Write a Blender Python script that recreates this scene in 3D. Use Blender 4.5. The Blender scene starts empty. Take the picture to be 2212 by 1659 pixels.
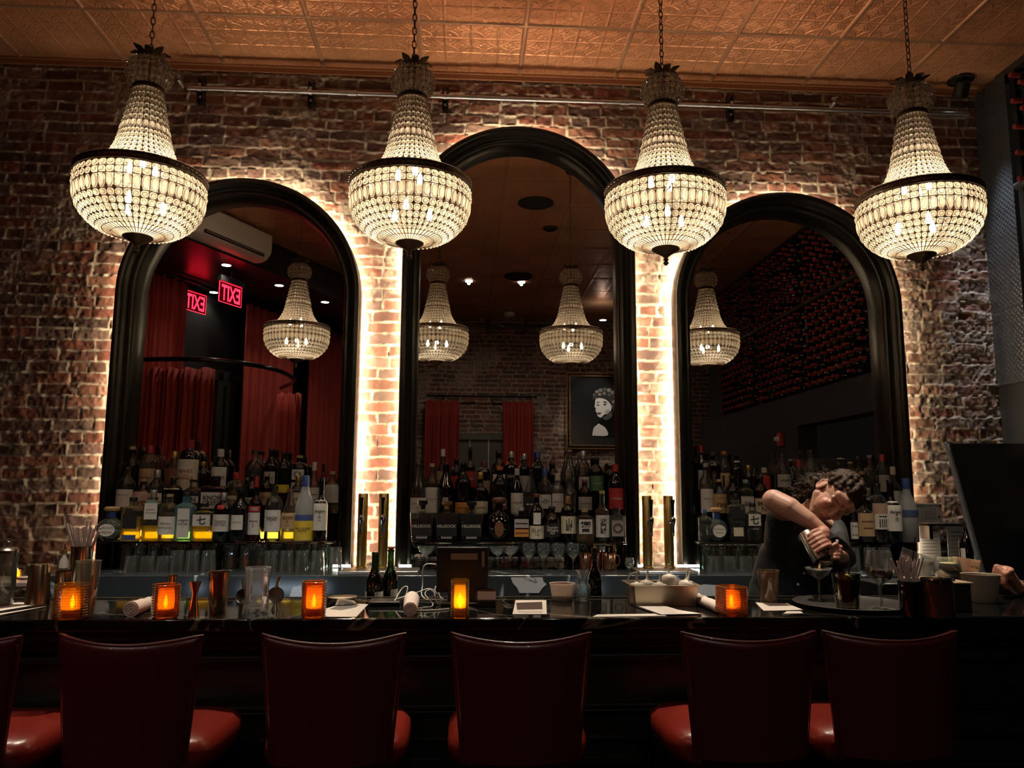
import bpy, math, random
import numpy as np
from mathutils import Vector, Matrix
PI=math.pi
random.seed(7)
scene=bpy.context.scene
COL=scene.collection
# ---------------------------------------------------------------- camera
F,PITCH,ROLL,YAW=1707.,.1347,.0054,-.0571
CX,CY=1106.,829.5
CAMLOC=Vector((0,-4.7,1.5))
CM=(Matrix.Rotation(YAW,3,'Z')@Matrix.Rotation(PI/2+PITCH,3,'X')@Matrix.Rotation(ROLL,3,'Z'))
cd=bpy.data.cameras.new('camera');cam=bpy.data.objects.new('camera',cd);COL.objects.link(cam)
cam.matrix_world=Matrix.Translation(CAMLOC)@CM.to_4x4()
cd.sensor_width=36;cd.sensor_fit='HORIZONTAL';cd.lens=F/2212*36;cd.clip_start=.05
scene.camera=cam
# ---------------------------------------------------------------- world, exposure
w=bpy.data.worlds.new('world');scene.world=w;w.use_nodes=True
w.node_tree.nodes['Background'].inputs[0].default_value=(.5,.42,.36,1)
w.node_tree.nodes['Background'].inputs[1].default_value=.008
vs=scene.view_settings
vs.view_transform='Standard';vs.look='None';vs.gamma=1;vs.use_curve_mapping=False
vs.exposure=0.0
scene.cycles.max_bounces=8;scene.cycles.diffuse_bounces=3;scene.cycles.glossy_bounces=5
scene.cycles.transmission_bounces=5;scene.cycles.transparent_max_bounces=28
scene.cycles.caustics_reflective=False;scene.cycles.caustics_refractive=False
scene.cycles.sample_clamp_indirect=5.0
scene.cycles.use_denoising=True
# lamp strengths, all in one place
LED=98.0          # warm strips behind the mirrors
CHAND=5.1         # each chandelier light
BULB=40.0
DOWN=310.0        # added downlights over the bar
BEADC=(.93,.82,.64)
# ---------------------------------------------------------------- pixel helpers (2212 x 1659 frame)
def ray(u,v): return CM@Vector(((u-CX)/F,-(v-CY)/F,-1.))
def atY(u,v,Y):
    d=ray(u,v);return CAMLOC+d*((Y-CAMLOC.y)/d.y)
def atZ(u,v,Z):
    d=ray(u,v);return CAMLOC+d*((Z-CAMLOC.z)/d.z)
MIRY=-.04
def refl(P): return Vector((P[0],2*MIRY-P[1],P[2]))
# ---------------------------------------------------------------- materials
_m={}
def mat(name,col,rough=.5,metal=0,bump=0,bscale=200,spec=.5,emit=None,es=0,alpha=None,sheen=0,coat=0,var=0):
    if name in _m:return _m[name]
    m=bpy.data.materials.new(name);m.use_nodes=True;nt=m.node_tree;b=nt.nodes['Principled BSDF']
    b.inputs['Base Color'].default_value=(*col,1);b.inputs['Roughness'].default_value=rough
    b.inputs['Metallic'].default_value=metal;b.inputs['Specular IOR Level'].default_value=spec
    if sheen:b.inputs['Sheen Weight'].default_value=sheen
    if coat:b.inputs['Coat Weight'].default_value=coat
    if emit:
        b.inputs['Emission Color'].default_value=(*emit,1);b.inputs['Emission Strength'].default_value=es
    if bump or var:
        tc=nt.nodes.new('ShaderNodeTexCoord');n=nt.nodes.new('ShaderNodeTexNoise');n.inputs['Scale'].default_value=bscale
        n.inputs['Detail'].default_value=4
        nt.links.new(tc.outputs['Object'],n.inputs['Vector'])
        if bump:
            bp=nt.nodes.new('ShaderNodeBump');bp.inputs['Strength'].default_value=bump;bp.inputs['Distance'].default_value=.003
            nt.links.new(n.outputs[0],bp.inputs['Height']);nt.links.new(bp.outputs[0],b.inputs['Normal'])
        if var:
            r=nt.nodes.new('ShaderNodeMapRange');r.inputs['To Min'].default_value=1-var;r.inputs['To Max'].default_value=1+var
            mx=nt.nodes.new('ShaderNodeMix');mx.data_type='RGBA';mx.blend_type='MULTIPLY';mx.inputs[0].default_value=1
            nt.links.new(n.outputs[0],r.inputs[0]);mx.inputs[6].default_value=(*col,1)
            nt.links.new(r.outputs[0],mx.inputs[7]);nt.links.new(mx.outputs[2],b.inputs['Base Color'])
    _m[name]=m;return m
def emis(name,col,s):
    if name in _m:return _m[name]
    m=bpy.data.materials.new(name);m.use_nodes=True;nt=m.node_tree;nt.nodes.clear()
    e=nt.nodes.new('ShaderNodeEmission');o=nt.nodes.new('ShaderNodeOutputMaterial')
    e.inputs[0].default_value=(*col,1);e.inputs[1].default_value=s;nt.links.new(e.outputs[0],o.inputs[0])
    _m[name]=m;return m
def glass(name,col,edge=None,gl=1.0,rough=.02,body=0):
    """thin-walled glass: tinted see-through, darker where the wall is seen edge-on, mirror-like shine"""
    if name in _m:return _m[name]
    edge=edge or tuple(c*.45 for c in col)
    m=bpy.data.materials.new(name);m.use_nodes=True;nt=m.node_tree;nt.nodes.clear()
    o=nt.nodes.new('ShaderNodeOutputMaterial');lw=nt.nodes.new('ShaderNodeLayerWeight');lw.inputs[0].default_value=.35
    mc=nt.nodes.new('ShaderNodeMix');mc.data_type='RGBA';mc.inputs[6].default_value=(*col,1);mc.inputs[7].default_value=(*edge,1)
    nt.links.new(lw.outputs['Facing'],mc.inputs[0])
    t=nt.nodes.new('ShaderNodeBsdfTransparent');nt.links.new(mc.outputs[2],t.inputs[0])
    g=nt.nodes.new('ShaderNodeBsdfGlossy');g.inputs['Roughness'].default_value=rough;g.inputs[0].default_value=(gl,gl,gl,1)
    fr=nt.nodes.new('ShaderNodeFresnel');fr.inputs[0].default_value=1.5
    mr=nt.nodes.new('ShaderNodeMath');mr.operation='MULTIPLY';mr.inputs[1].default_value=2.2;nt.links.new(fr.outputs[0],mr.inputs[0])
    mx=nt.nodes.new('ShaderNodeMixShader');nt.links.new(mr.outputs[0],mx.inputs[0]);nt.links.new(t.outputs[0],mx.inputs[1]);nt.links.new(g.outputs[0],mx.inputs[2])
    last=mx
    if body:
        d=nt.nodes.new('ShaderNodeBsdfDiffuse');d.inputs[0].default_value=(*col,1)
        tr=nt.nodes.new('ShaderNodeBsdfTranslucent');tr.inputs[0].default_value=(*col,1)
        a=nt.nodes.new('ShaderNodeAddShader');nt.links.new(d.outputs[0],a.inputs[0]);nt.links.new(tr.outputs[0],a.inputs[1])
        m2=nt.nodes.new('ShaderNodeMixShader');m2.inputs[0].default_value=body;nt.links.new(mx.outputs[0],m2.inputs[1]);nt.links.new(a.outputs[0],m2.inputs[2]);last=m2
    nt.links.new(last.outputs[0],o.inputs[0]);_m[name]=m;return m
# ---------------------------------------------------------------- mesh collecting
class MB:
    def __init__(s): s.v=[];s.f=[];s.mi=[]
    def add(s,vs,fs,mi=0,M=None):
        o=len(s.v)
        for p in vs: s.v.append(tuple(M@Vector(p)) if M is not None else tuple(p))
        for f in fs: s.f.append([i+o for i in f]);s.mi.append(mi)
        return s
    def box(s,c,d,mi=0,M=None,bev=0):
        x,y,z=c;a,b,h=d[0]/2,d[1]/2,d[2]/2
        vs=[(x+i*a,y+j*b,z+k*h) for i in(-1,1) for j in(-1,1) for k in(-1,1)]
        fs=[(0,1,3,2),(4,6,7,5),(0,4,5,1),(2,3,7,6),(0,2,6,4),(1,5,7,3)]
        return s.add(vs,fs,mi,M)
    def lathe(s,prof,seg=24,c=(0,0,0),n=2,mi=0,M=None,a0=0,a1=2*PI,asp=1,cap=True):
        full=abs(a1-a0-2*PI)<1e-6;k=seg if full else seg+1
        vs=[];fs=[]
        for (r,z) in prof:
            for i in range(k):
                t=a0+(a1-a0)*i/seg;cs,sn=math.cos(t),math.sin(t)
                if n!=2:
                    q=(abs(cs)**n+abs(sn)**n)**(-1/n);cs*=q;sn*=q
                vs.append((c[0]+r*cs,c[1]+r*sn*asp,c[2]+z))
        for j in range(len(prof)-1):
            for i in range(k if full else seg):
                i2=(i+1)%k
                fs.append((j*k+i,j*k+i2,(j+1)*k+i2,(j+1)*k+i))
        if cap and full:
            if prof[0][0]>1e-5: fs.append(tuple(range(k))[::-1])
            if prof[-1][0]>1e-5: fs.append(tuple((len(prof)-1)*k+i for i in range(k)))
        return s.add(vs,fs,mi,M)
    def tube(s,pts,r,seg=6,closed=False,mi=0,M=None,cap=True):
        pts=[Vector(p) for p in pts];n=len(pts);vs=[];fs=[];up=None
        rr=r if isinstance(r,(list,tuple)) else [r]*n
        for i,p in enumerate(pts):
            a=pts[(i-1)%n] if (closed or i>0) else p;b=pts[(i+1)%n] if (closed or i<n-1) else p
            d=(b-a);d=d.normalized() if d.length>1e-9 else Vector((0,0,1))
            if up is None: up=Vector((0,0,1)) if abs(d.z)<.9 else Vector((1,0,0))
            x=up.cross(d)
            if x.length<1e-4:x=Vector((1,.3,.2)).cross(d)
            x.normalize();y=d.cross(x);up=y
            for k in range(seg):
                t=2*PI*k/seg;vs.append(tuple(p+x*(math.cos(t)*rr[i])+y*(math.sin(t)*rr[i])))
        m=n if closed else n-1
        for i in range(m):
            j=(i+1)%n
            for k in range(seg):
                k2=(k+1)%seg;fs.append((i*seg+k,i*seg+k2,j*seg+k2,j*seg+k))
        if cap and not closed:
            fs.append(tuple(range(seg))[::-1]);fs.append(tuple((n-1)*seg+k for k in range(seg)))
        return s.add(vs,fs,mi,M)
    def prism(s,poly,y0,y1,mi=0,M=None):   # polygon in x,z ; extruded along y
        n=len(poly);vs=[(p[0],y0,p[1]) for p in poly]+[(p[0],y1,p[1]) for p in poly]
        fs=[tuple(range(n)),tuple(range(n,2*n))[::-1]]+[(i,i+n,(i+1)%n+n,(i+1)%n) for i in range(n)]
        return s.add(vs,fs,mi,M)
    def prismz(s,poly,z0,z1,mi=0,M=None):
        n=len(poly);vs=[(p[0],p[1],z0) for p in poly]+[(p[0],p[1],z1) for p in poly]
        fs=[tuple(range(n))[::-1],tuple(range(n,2*n))]+[(i,(i+1)%n,(i+1)%n+n,i+n) for i in range(n)]
        return s.add(vs,fs,mi,M)
    def mesh(s,name,mats,smooth=35):
        me=bpy.data.meshes.new(name);me.from_pydata(s.v,[],s.f)
        if not isinstance(mats,(list,tuple)):mats=[mats]
        for m in mats:me.materials.append(m)
        if len(mats)>1: me.polygons.foreach_set('material_index',s.mi)
        if smooth:
            me.shade_smooth();me.set_sharp_from_angle(angle=math.radians(smooth))
        me.update();return me
    def build(s,name,mats,parent=None,smooth=35,loc=None,rot=None):
        return link(name,s.mesh(name,mats,smooth),parent,loc,rot)
def link(name,data,parent=None,loc=None,rot=None):
    o=bpy.data.objects.new(name,data);COL.objects.link(o)
    if parent:o.parent=parent
    if loc is not None:o.location=loc
    if rot is not None:o.rotation_euler=rot
    return o
def tag(o,label=None,cat=None,group=None,kind=None):
    if label:o['label']=label
    if cat:o['category']=cat
    if group:o['group']=group
    if kind:o['kind']=kind
    return o
def thing(name,label,cat,loc=(0,0,0),rz=0,group=None):
    o=bpy.data.objects.new(name,None);COL.objects.link(o);o.location=loc;o.rotation_euler=(0,0,rz);o.empty_display_size=.05
    return tag(o,label,cat,group)
def dup(root,loc,rz=0,label=None):
    r=root.copy();COL.objects.link(r);r.location=loc;r.rotation_euler=(0,0,rz)
    if label:r['label']=label
    for ch in list(root.children):
        c=ch.copy();COL.objects.link(c);c.parent=r
        for g in list(ch.children):
            d=g.copy();COL.objects.link(d);d.parent=c
    return r
def struct(o): o['kind']='structure';return o
def bevel(o,w=.004,seg=2):
    m=o.modifiers.new('bevel','BEVEL');m.width=w;m.segments=seg;m.limit_method='ANGLE';return o
def light(name,kind,loc,power,col,size=.05,parent=None,**k):
    l=bpy.data.lights.new(name,kind);l.energy=power;l.color=col
    if kind in('POINT','SPOT'):l.shadow_soft_size=size
    o=link(name,l,parent,loc)
    for a,b in k.items():setattr(l,a,b)
    return o
_txt={}
def text_mesh(s,bold=0):
    if (s,bold) in _txt:return _txt[(s,bold)]
    c=bpy.data.curves.new('t','FONT');c.body=s;c.size=1;c.align_x='CENTER';c.align_y='CENTER';c.offset=bold;c.resolution_u=3
    c.space_line=.8
    o=bpy.data.objects.new('t',c);COL.objects.link(o)
    dg=bpy.context.evaluated_depsgraph_get();me=bpy.data.meshes.new_from_object(o.evaluated_get(dg))
    vs=[tuple(v.co) for v in me.vertices];fs=[tuple(p.vertices) for p in me.polygons]
    bpy.data.objects.remove(o);bpy.data.meshes.remove(me)
    if vs:
        xs=[v[0] for v in vs];ys=[v[1] for v in vs];cx=(max(xs)+min(xs))/2;cy=(max(ys)+min(ys))/2
        W=max(xs)-min(xs);H=max(ys)-min(ys);vs=[(v[0]-cx,v[1]-cy,0) for v in vs]
    else: W=H=1
    _txt[(s,bold)]=(vs,fs,W,H);return _txt[(s,bold)]
def lettering(s,width,height,m,parent,loc,R=None,name='lettering',yoff=-.0006,flip=False,bold=.02,stretch=False):
    """upright text in the x-z plane facing -y, fitted in width x height; R bends it round a bottle"""
    vs,fs,W,H=text_mesh(s,bold)
    if not vs:return None
    k=min(width/W,height/H);kx,kz=(width/W,height/H) if stretch else (k,k);mb=MB();out=[]
    for v in vs:
        x,z=v[0]*kx,v[1]*kz
        if R: out.append((R*math.sin(x/R),-R*math.cos(x/R)+yoff,z))
        else: out.append((x,yoff,z))
    mb.add(out,fs);return mb.build(name,m,parent,smooth=0,loc=loc)
# ---------------------------------------------------------------- numpy relief surfaces
rs=np.random.RandomState(3)
def vnoise(x,z,s,seed=0):
    r=np.random.RandomState(seed).rand(257,257);x=x/s+50;z=z/s+50
    i=np.floor(x).astype(int);j=np.floor(z).astype(int);u=x-i;v=z-j;u=u*u*(3-2*u);v=v*v*(3-2*v)
    a=r[i%256,j%256];b=r[(i+1)%256,j%256];c=r[i%256,(j+1)%256];d=r[(i+1)%256,(j+1)%256]
    return (a*(1-u)+b*u)*(1-v)+(c*(1-u)+d*u)*v
def sst(a,b,x):
    t=np.clip((x-a)/(b-a),0,1);return t*t*(3-2*t)
def grid_mesh(name,X,Y,Z,mats,col=None):
    h,wd=X.shape;me=bpy.data.meshes.new(name);n=h*wd
    co=np.stack([X,Y,Z],-1).reshape(-1).astype(np.float32)
    idx=np.arange(n).reshape(h,wd);q=np.stack([idx[:-1,:-1],idx[:-1,1:],idx[1:,1:],idx[1:,:-1]],-1).reshape(-1).astype(np.int32)
    nf=(h-1)*(wd-1)
    me.vertices.add(n);me.vertices.foreach_set('co',co);me.loops.add(nf*4);me.loops.foreach_set('vertex_index',q)
    me.polygons.add(nf);me.polygons.foreach_set('loop_start',np.arange(0,nf*4,4,dtype=np.int32));me.polygons.foreach_set('loop_total',np.full(nf,4,dtype=np.int32))
    me.update(calc_edges=True);me.shade_smooth()
    if col is not None:
        a=me.color_attributes.new('Col','FLOAT_COLOR','POINT');a.data.foreach_set('color',np.concatenate([col,np.ones(col.shape[:2]+(1,))],-1).reshape(-1).astype(np.float32))
    me.materials.append(mats);return me
def brick(x,z,seed=0,smear=None):
    """relief height (m) and colour of an old brick wall"""
    wob=(vnoise(x,z,.55,seed+1)-.5)*.022+(vnoise(x,z,.12,seed+2)-.5)*.010
    zz=z+wob;ch=.0675;c=np.floor(zz/ch);fz=zz/ch-c
    rr=np.random.RandomState(seed+9);off=rr.rand(400)
    header=(c.astype(int)%6==2)
    bl=np.where(header,.112,.213)
    xx=x+(vnoise(x,z,.3,seed+3)-.5)*.02+off[c.astype(int)%400]*.2
    b=np.floor(xx/bl);fx=xx/bl-b
    key=(b.astype(int)*7919+c.astype(int)*104729)%5003
    rb=np.random.RandomState(seed+11).rand(5003,4)
    dz=np.minimum(fz,1-fz)*ch;dx=np.minimum(fx,1-fx)*bl
    d=np.minimum(dz,dx)
    n1=vnoise(x,z,.018,seed+4);n2=vnoise(x,z,.045,seed+5);n3=vnoise(x,z,.009,seed+6)
    d=d+(n1-.5)*.006+(n2-.5)*.007
    m=sst(.0035,.0085,d)                                   # 1 on the brick, 0 in the joint
    lump=vnoise(x,z,.03,seed+7)
    h=m*(.006+(rb[key,0]-.5)*.008+(n2-.5)*.008*(.4+rb[key,1])+(n1-.5)*.005)+(1-m)*((lump-.30)*.020)+(n3-.5)*.0022
    s=sst(.62,.8,vnoise(x,z,.35,seed+8)+(n2-.5)*.35)       # mortar smeared over the face
    if smear is not None:s=np.maximum(s,smear*sst(.35,.6,n2*.5+vnoise(x,z,.09,seed+12)*.5+smear*.12))
    n5=vnoise(x,z,.014,seed+21);h=h+s*((n5-.5)*.005+(lump-.5)*.003)
    p=np.array([(.235,.095,.058),(.17,.068,.046),(.30,.135,.085),(.15,.08,.062),(.21,.125,.092),(.26,.085,.052)])
    cb=p[(rb[key,2]*6).astype(int)]*(.5+.45*rb[key,3])[...,None]
    cb=cb*(.72+.55*n2)[...,None]
    mo=np.array((.42,.35,.27))*(.75+.4*n1)[...,None]
    mm=(m*(1-.55*s*(.35+.65*sst(.3,.6,n5*.5+n1*.5))))[...,None]
    return h,cb*mm+mo*(1-mm)
def attr_mat(name,rough=.8,metal=0,bump=0,bs=400):
    m=mat(name,(1,1,1),rough,metal,bump,bs);nt=m.node_tree
    a=nt.nodes.new('ShaderNodeAttribute');a.attribute_name='Col';nt.links.new(a.outputs['Color'],nt.nodes['Principled BSDF'].inputs['Base Color'])
    return m
# ================================================================ THE ROOM
CEIL=4.11
XR=3.30                                   # black wine wall on the right
BRICK=attr_mat('old_brick',.72,0,.5,260)
def brick_wall(name,x0,x1,z0,z1,step,seed,Y,sign,smear=None):
    X,Z=np.meshgrid(np.arange(x0,x1+step,step),np.arange(z0,z1+step,step))
    sm=smear(X,Z) if smear else None
    h,c=brick(X,Z,seed,sm)
    Yv=Y+sign*h
    if sign>0: X=X[:,::-1];Yv=Yv[:,::-1];c=c[:,::-1];Z=Z[:,::-1]
    o=link(name,grid_mesh(name,X,Yv,Z,BRICK,c));return struct(o)
def sm(X,Z): return np.clip(.7*sst(2.0,2.7,X)*sst(3.1,2.5,Z)+.45*sst(-1.9,-2.6,X)*sst(1.9,1.2,Z)+.55*sst(2.9,2.0,Z)*((X>.95)&(X<1.3)),0,1)
brick_wall('wall_back',-3.75,XR,.85,CEIL,.0058,0,0,-1,sm)
brick_wall('wall_front',-.8,XR+.6,1.6,CEIL,.014,40,-7.2,1)
struct(MB().box((-.2,.06,.45),(7.4,.05,.9)).build('wall_back_lower',mat('dark_wall',(.02,.02,.02),.8)))
struct(MB().box((1.4,-7.26,.8),(5.4,.06,1.6)).build('wall_front_lower',mat('dark_wall',(.02,.02,.02),.8)))
struct(MB().box((0,-3.6,-.03),(8.2,7.6,.06)).build('floor',mat('dark_floor',(.03,.022,.018),.35,0,.1,60,var=.3)))
# pressed copper ceiling: 0.61 m panels of 4 x 4 stamped squares in a flat lay-in grid
def tin(x,y):
    T=.61;gx=np.abs((x-.305)/T-np.round((x-.305)/T))*T;gy=np.abs((y+.555)/T-np.round((y+.555)/T))*T
    bar=np.maximum(1-sst(.011,.014,gx),1-sst(.011,.014,gy))
    q=T/4;u=((x-.305)/q)%1;v=((y+.555)/q)%1
    e=np.minimum(np.minimum(u,1-u),np.minimum(v,1-v))
    h=np.exp(-(e/.03)**2)*.9
    cu=np.where(u>.5,1-u,u);cv=np.where(v>.5,1-v,v);rc=np.hypot(cu,cv)
    h=np.maximum(h,np.exp(-((rc-.47)/.028)**2)*.75);h=np.maximum(h,np.exp(-((rc-.38)/.02)**2)*.5)
    a=u-.5;b=v-.5;r=np.hypot(a,b);th=np.arctan2(b,a)
    h=np.maximum(h,np.exp(-((r-.11*(1+.5*np.cos(4*th)))/.035)**2)*.8);h=np.maximum(h,np.exp(-(r/.035)**2))
    rk=np.hypot(cu-.17,cv-.17);h=np.maximum(h,np.exp(-(rk/.035)**2)*.9)
    h=np.maximum(h,np.exp(-(rc/.06)**2)*1.0)
    h=h+(vnoise(x,y,.25,70)-.5)*.3
    return (h*.0048)*(1-bar)+bar*.009,bar
COPPER=attr_mat('stamped_copper_tin',.36,.5)
def ceiling(name,y0,y1,step):
    X,Y=np.meshgrid(np.arange(-3.9,XR+.1+step,step),np.arange(y0,y1+step*.5,step))
    h,bar=tin(X,Y);n=vnoise(X,Y,.2,71)
    c=np.array((.80,.385,.20))*(1-bar[...,None])+np.array((.62,.35,.22))*bar[...,None]
    c=c*(.85+.3*n)[...,None]
    X=X[::-1];Y2=Y[::-1];h=h[::-1];c=c[::-1]
    return struct(link(name,grid_mesh(name,X,Y2,CEIL-h,COPPER,c)))
ceiling('ceiling',-1.31,.0,.0048)
ceiling('ceiling_rear',-7.31,-1.31,.016)
TRIMC=mat('copper_moulding',(.42,.2,.11),.4,.4)
mb=MB();mb.prism([(-3.8,CEIL),(-3.8,CEIL-.012),(XR,CEIL-.012),(XR,CEIL)],-.035,-.0)
mb.prism([(-3.8,CEIL-.012),(-3.8,CEIL-.04),(XR,CEIL-.04),(XR,CEIL-.012)],-.02,0)
struct(mb.build('trim_1',TRIMC))
BLK=mat('black_paint',(.012,.012,.012),.42,0,.15,90)
BLKS=mat('satin_black_lacquer',(.014,.013,.012),.26,0,.06,40)
BLKM=mat('matte_black',(.016,.015,.015),.7)
# ---- diagonal left side: black soffit, window wall
D=Vector((.42242,-.9064,0));N=Vector((.9064,.42242,0));P0=Vector((-2.083,-3.67,0))
LW=Matrix(((D.x,N.x,0,P0.x),(D.y,N.y,0,P0.y),(0,0,1,0),(0,0,0,1)))     # local (s along the wall, off into the room, z)
mb=MB();mb.box((-.1,-.65,3.945),(8.4,1.3,.33),M=LW);struct(mb.build('soffit',mat('soffit_black',(.02,.018,.018),.35,0,.1,30)))
mb=MB();mb.box((-.1,-1.33,3.3),(8.4,.06,1.0),M=LW);mb.box((-.1,-1.33,.3),(8.4,.06,.6),M=LW)
struct(mb.build('wall_left',BLK))
for k in range(5):
    s=-3.6+k*1.75
    f=MB()
    for ds in(-.8,.8): f.box((s+ds,-1.28,1.75),(.09,.1,2.3),M=LW)
    for z in(.64,2.82): f.box((s,-1.28,z),(1.68,.1,.09),M=LW)
    wn=struct(f.build('window_%d'%(k+1),mat('dark_window_frame',(.035,.04,.04),.4)))
    g=MB().box((s,-1.28,1.73),(1.52,.008,2.1),M=LW).build('window_pane',glass('night_window_glass',(.03,.035,.04),(.01,.01,.012)),wn)
struct(MB().box((-.1,-2.2,1.8),(8.4,.05,3.6),M=LW).build('street_backdrop_wall',mat('night_street',(.012,.013,.016),.9)))
# ---- right side: black wine wall with embossed tin end
WW=mat('wine_wall_black',(.020,.021,.022),.5,0,.5,160)
mb=MB()
mb.box((XR+.1,-4.0,2.32),(.2,4.8,.32));mb.box((XR+.1,-.75,2.32),(.2,1.7,.32))
mb.box((XR+.1,-5.15,1.08),(.2,4.1,2.16));mb.box((XR+.1,-.8,1.08),(.2,1.6,2.16))
mb.box((XR+.1,-5.65,3.3),(.2,.5,1.65));mb.box((XR+.1,-3.0,4.09),(.2,5.6,.05))
mb.box((XR+1.0,-2.4,1.08),(.05,1.8,2.2))
struct(mb.build('wall_right',WW))
struct(MB().box((XR+.45,-3.,3.3),(.04,5.9,1.7)).build('wall_right_rack_back',BLKM))
# embossed tin cladding
def tinclad():
    m=attr_mat('embossed_dark_tin',.3,.75);
    g=MB()
    Yv,Zv=np.meshgrid(np.arange(-.30,.0,.0045),np.arange(2.16,CEIL-.03,.0045))
    u=(Yv/.035+Zv/.035)%1-.5;v=(Yv/.035-Zv/.035)%1-.5;r=np.hypot(u,v)
    h=.004*np.exp(-((r-.28)/.09)**2)+.003*np.exp(-(r/.1)**2)
    seam=(np.abs(Zv-2.62)<.004)|(np.abs(Yv+.008)<.004);h=np.where(seam,-.002,h)
    c=np.ones(Yv.shape+(3,))*np.array((.13,.14,.155))
    o=link('trim_2',grid_mesh('trim_2',XR-.012-h,Yv,Zv,m,c));struct(o)
    Yv,Zv=np.meshgrid(np.arange(-1.5,-.2955,.0045),np.arange(2.16,2.482,.0045))
    u=(Yv/.035+Zv/.035)%1-.5;v=(Yv/.035-Zv/.035)%1-.5;r=np.hypot(u,v)
    h=.004*np.exp(-((r-.28)/.09)**2)+.003*np.exp(-(r/.1)**2)
    c=np.ones(Yv.shape+(3,))*np.array((.13,.14,.155))
    struct(link('trim_3',grid_mesh('trim_3',XR-.012-h,Yv,Zv,m,c)))
tinclad()
# ================================================================ WINE RACK
def ordw(n):
    a=['','first','second','third','fourth','fifth','sixth','seventh','eighth','ninth','tenth','eleventh','twelfth','thirteenth','fourteenth','fifteenth','sixteenth','seventeenth','eighteenth','nineteenth','twentieth']
    return a[n] if n<=20 else (('twenty-','thirty-')[n//10-2]+a[n%10] if n%10 else 'thirtieth')
RK=thing('wine_rack','tall black wall rack full of red capped wine bottles, shown in right arched mirror','wine rack',(XR,0,2.48))
for y in (-.34,-1.55,-2.80,-4.06,-5.36): MB().box((.02,y,.815),(.035,.045,1.63)).build('post',BLKS,RK)
for y in (-.34,-1.55,-2.80,-4.06,-5.36): MB().box((.42,y,.815),(.03,.03,1.63)).build('rear_post',BLKM,RK)
MB().tube([(-.04,-.36,.84),(-.04,-5.3,.84)],.022,8).build('ladder_rail',mat('dark_steel_rail',(.10,.105,.11),.3,.6),RK)
for k in range(19): MB().box((.03,-2.85,.081*k+.045+.041),(.012,5.0,.006)).build('wire_shelf',BLKM,RK)
mbt=MB()
mbt.lathe([(0,0),(.037,.004),(.037,.18),(.03,.215),(.0145,.235),(.0142,.26)],10,mi=0)
mbt.lathe([(.0152,.255),(.0152,.315),(.014,.318),(0,.318)],10,mi=1)
wb=mbt.mesh('wine_bottle',[mat('dark_bottle_glass',(.008,.008,.008),.08,coat=.5),mat('dull_red_capsule',(.30,.045,.04),.42,.2)])
spots=[]
POSTS=(-.34,-1.55,-2.80,-4.06,-5.36)
for k in range(20):
    for i in range(36):
        y=-.44-i*.14-(.07 if k%2 else 0)
        if y<-5.3 or min(abs(y-a) for a in POSTS)<.05: continue
        z=2.48+.045+.081*k
        if random.random()<.07: continue
        cls=0 if (y>-.75 and z>3.2) else (1 if y<-1.5 else 3)
        if z>4.06: continue
        spots.append((cls,-y,y,z,k,i))
spots.sort();RROT=Matrix.Rotation(-PI/2,4,'Y')
proto=None;rest=MB()
lmb=MB();lmb.v=mbt.v;lmb.f=mbt.f
for n,(a,b,y,z,k,i) in enumerate(spots):
    M=Matrix.Translation((XR+.235,y,z))@Matrix.Rotation(random.uniform(0,6),4,'X')@RROT
    if n<300:
        if proto is None:
            proto=link('wine_bottle',wb);tag(proto,'dark wine bottle with dull red capsule lying neck out in the black wall rack','wine bottle','wine bottles in the wall rack');o=proto
        else: o=proto.copy();COL.objects.link(o)
        o.matrix_world=M
        bay=sum(y<p for p in POSTS)
        o['label']='red-capped wine bottle in %s rack bay from bar, %s row up, %s column'%(('','first','second','third','fourth')[bay],ordw(k+1),ordw(i+1))
    elif a<2:
        of=len(rest.v);rest.v+= [tuple(M@Vector(p)) for p in mbt.v];rest.f+=[[i+of for i in f] for f in mbt.f];rest.mi+=mbt.mi
ro=rest.build('wine_bottle_rows',[_m['dark_bottle_glass'],_m['dull_red_capsule']])
tag(ro,'distant rows of red capped wine bottles deep in the far end of the wall rack','wine bottles',None,'stuff')
# ================================================================ ARCHED MIRRORS
MIRM=mat('mirror_silver',(.84,.83,.82),.0,1)
LEDM=emis('warm_led_strip',(1,.80,.54),LED)
HW=.69;LIP=.095
def arch_pts(rad,zs,z0,seg=40):
    P=[(-rad,z0)];P+=[(rad*math.cos(PI-PI*i/seg),zs+rad*math.sin(PI-PI*i/seg)) for i in range(seg+1)];P.append((rad,z0));return P
def sweep(profile,zs,z0,closed=True,seg=40):
    mb=MB();n=len(profile);rows=[]
    hi=HW-LIP;k=seg+3;vs=[];fs=[]
    for (u,y) in profile:
        for (x,z) in arch_pts(hi+u,zs,z0,seg): vs.append((x,y,z))
    for j in range(n if closed else n-1):
        j2=(j+1)%n
        for i in range(k-1): fs.append((j*k+i,j*k+i+1,j2*k+i+1,j2*k+i))
    mb.add(vs,fs);return mb
CT=1.078        # back counter height
FRP=[(0,-.045),(0,-.130),(.006,-.142),(.016,-.148),(.028,-.147),(.032,-.158),(.040,-.170),(.052,-.176),(.056,-.186),(.064,-.196),(.078,-.200),(.089,-.197),(.095,-.188),(.095,-.072),(.05,-.068),(.05,-.045)]
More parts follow.
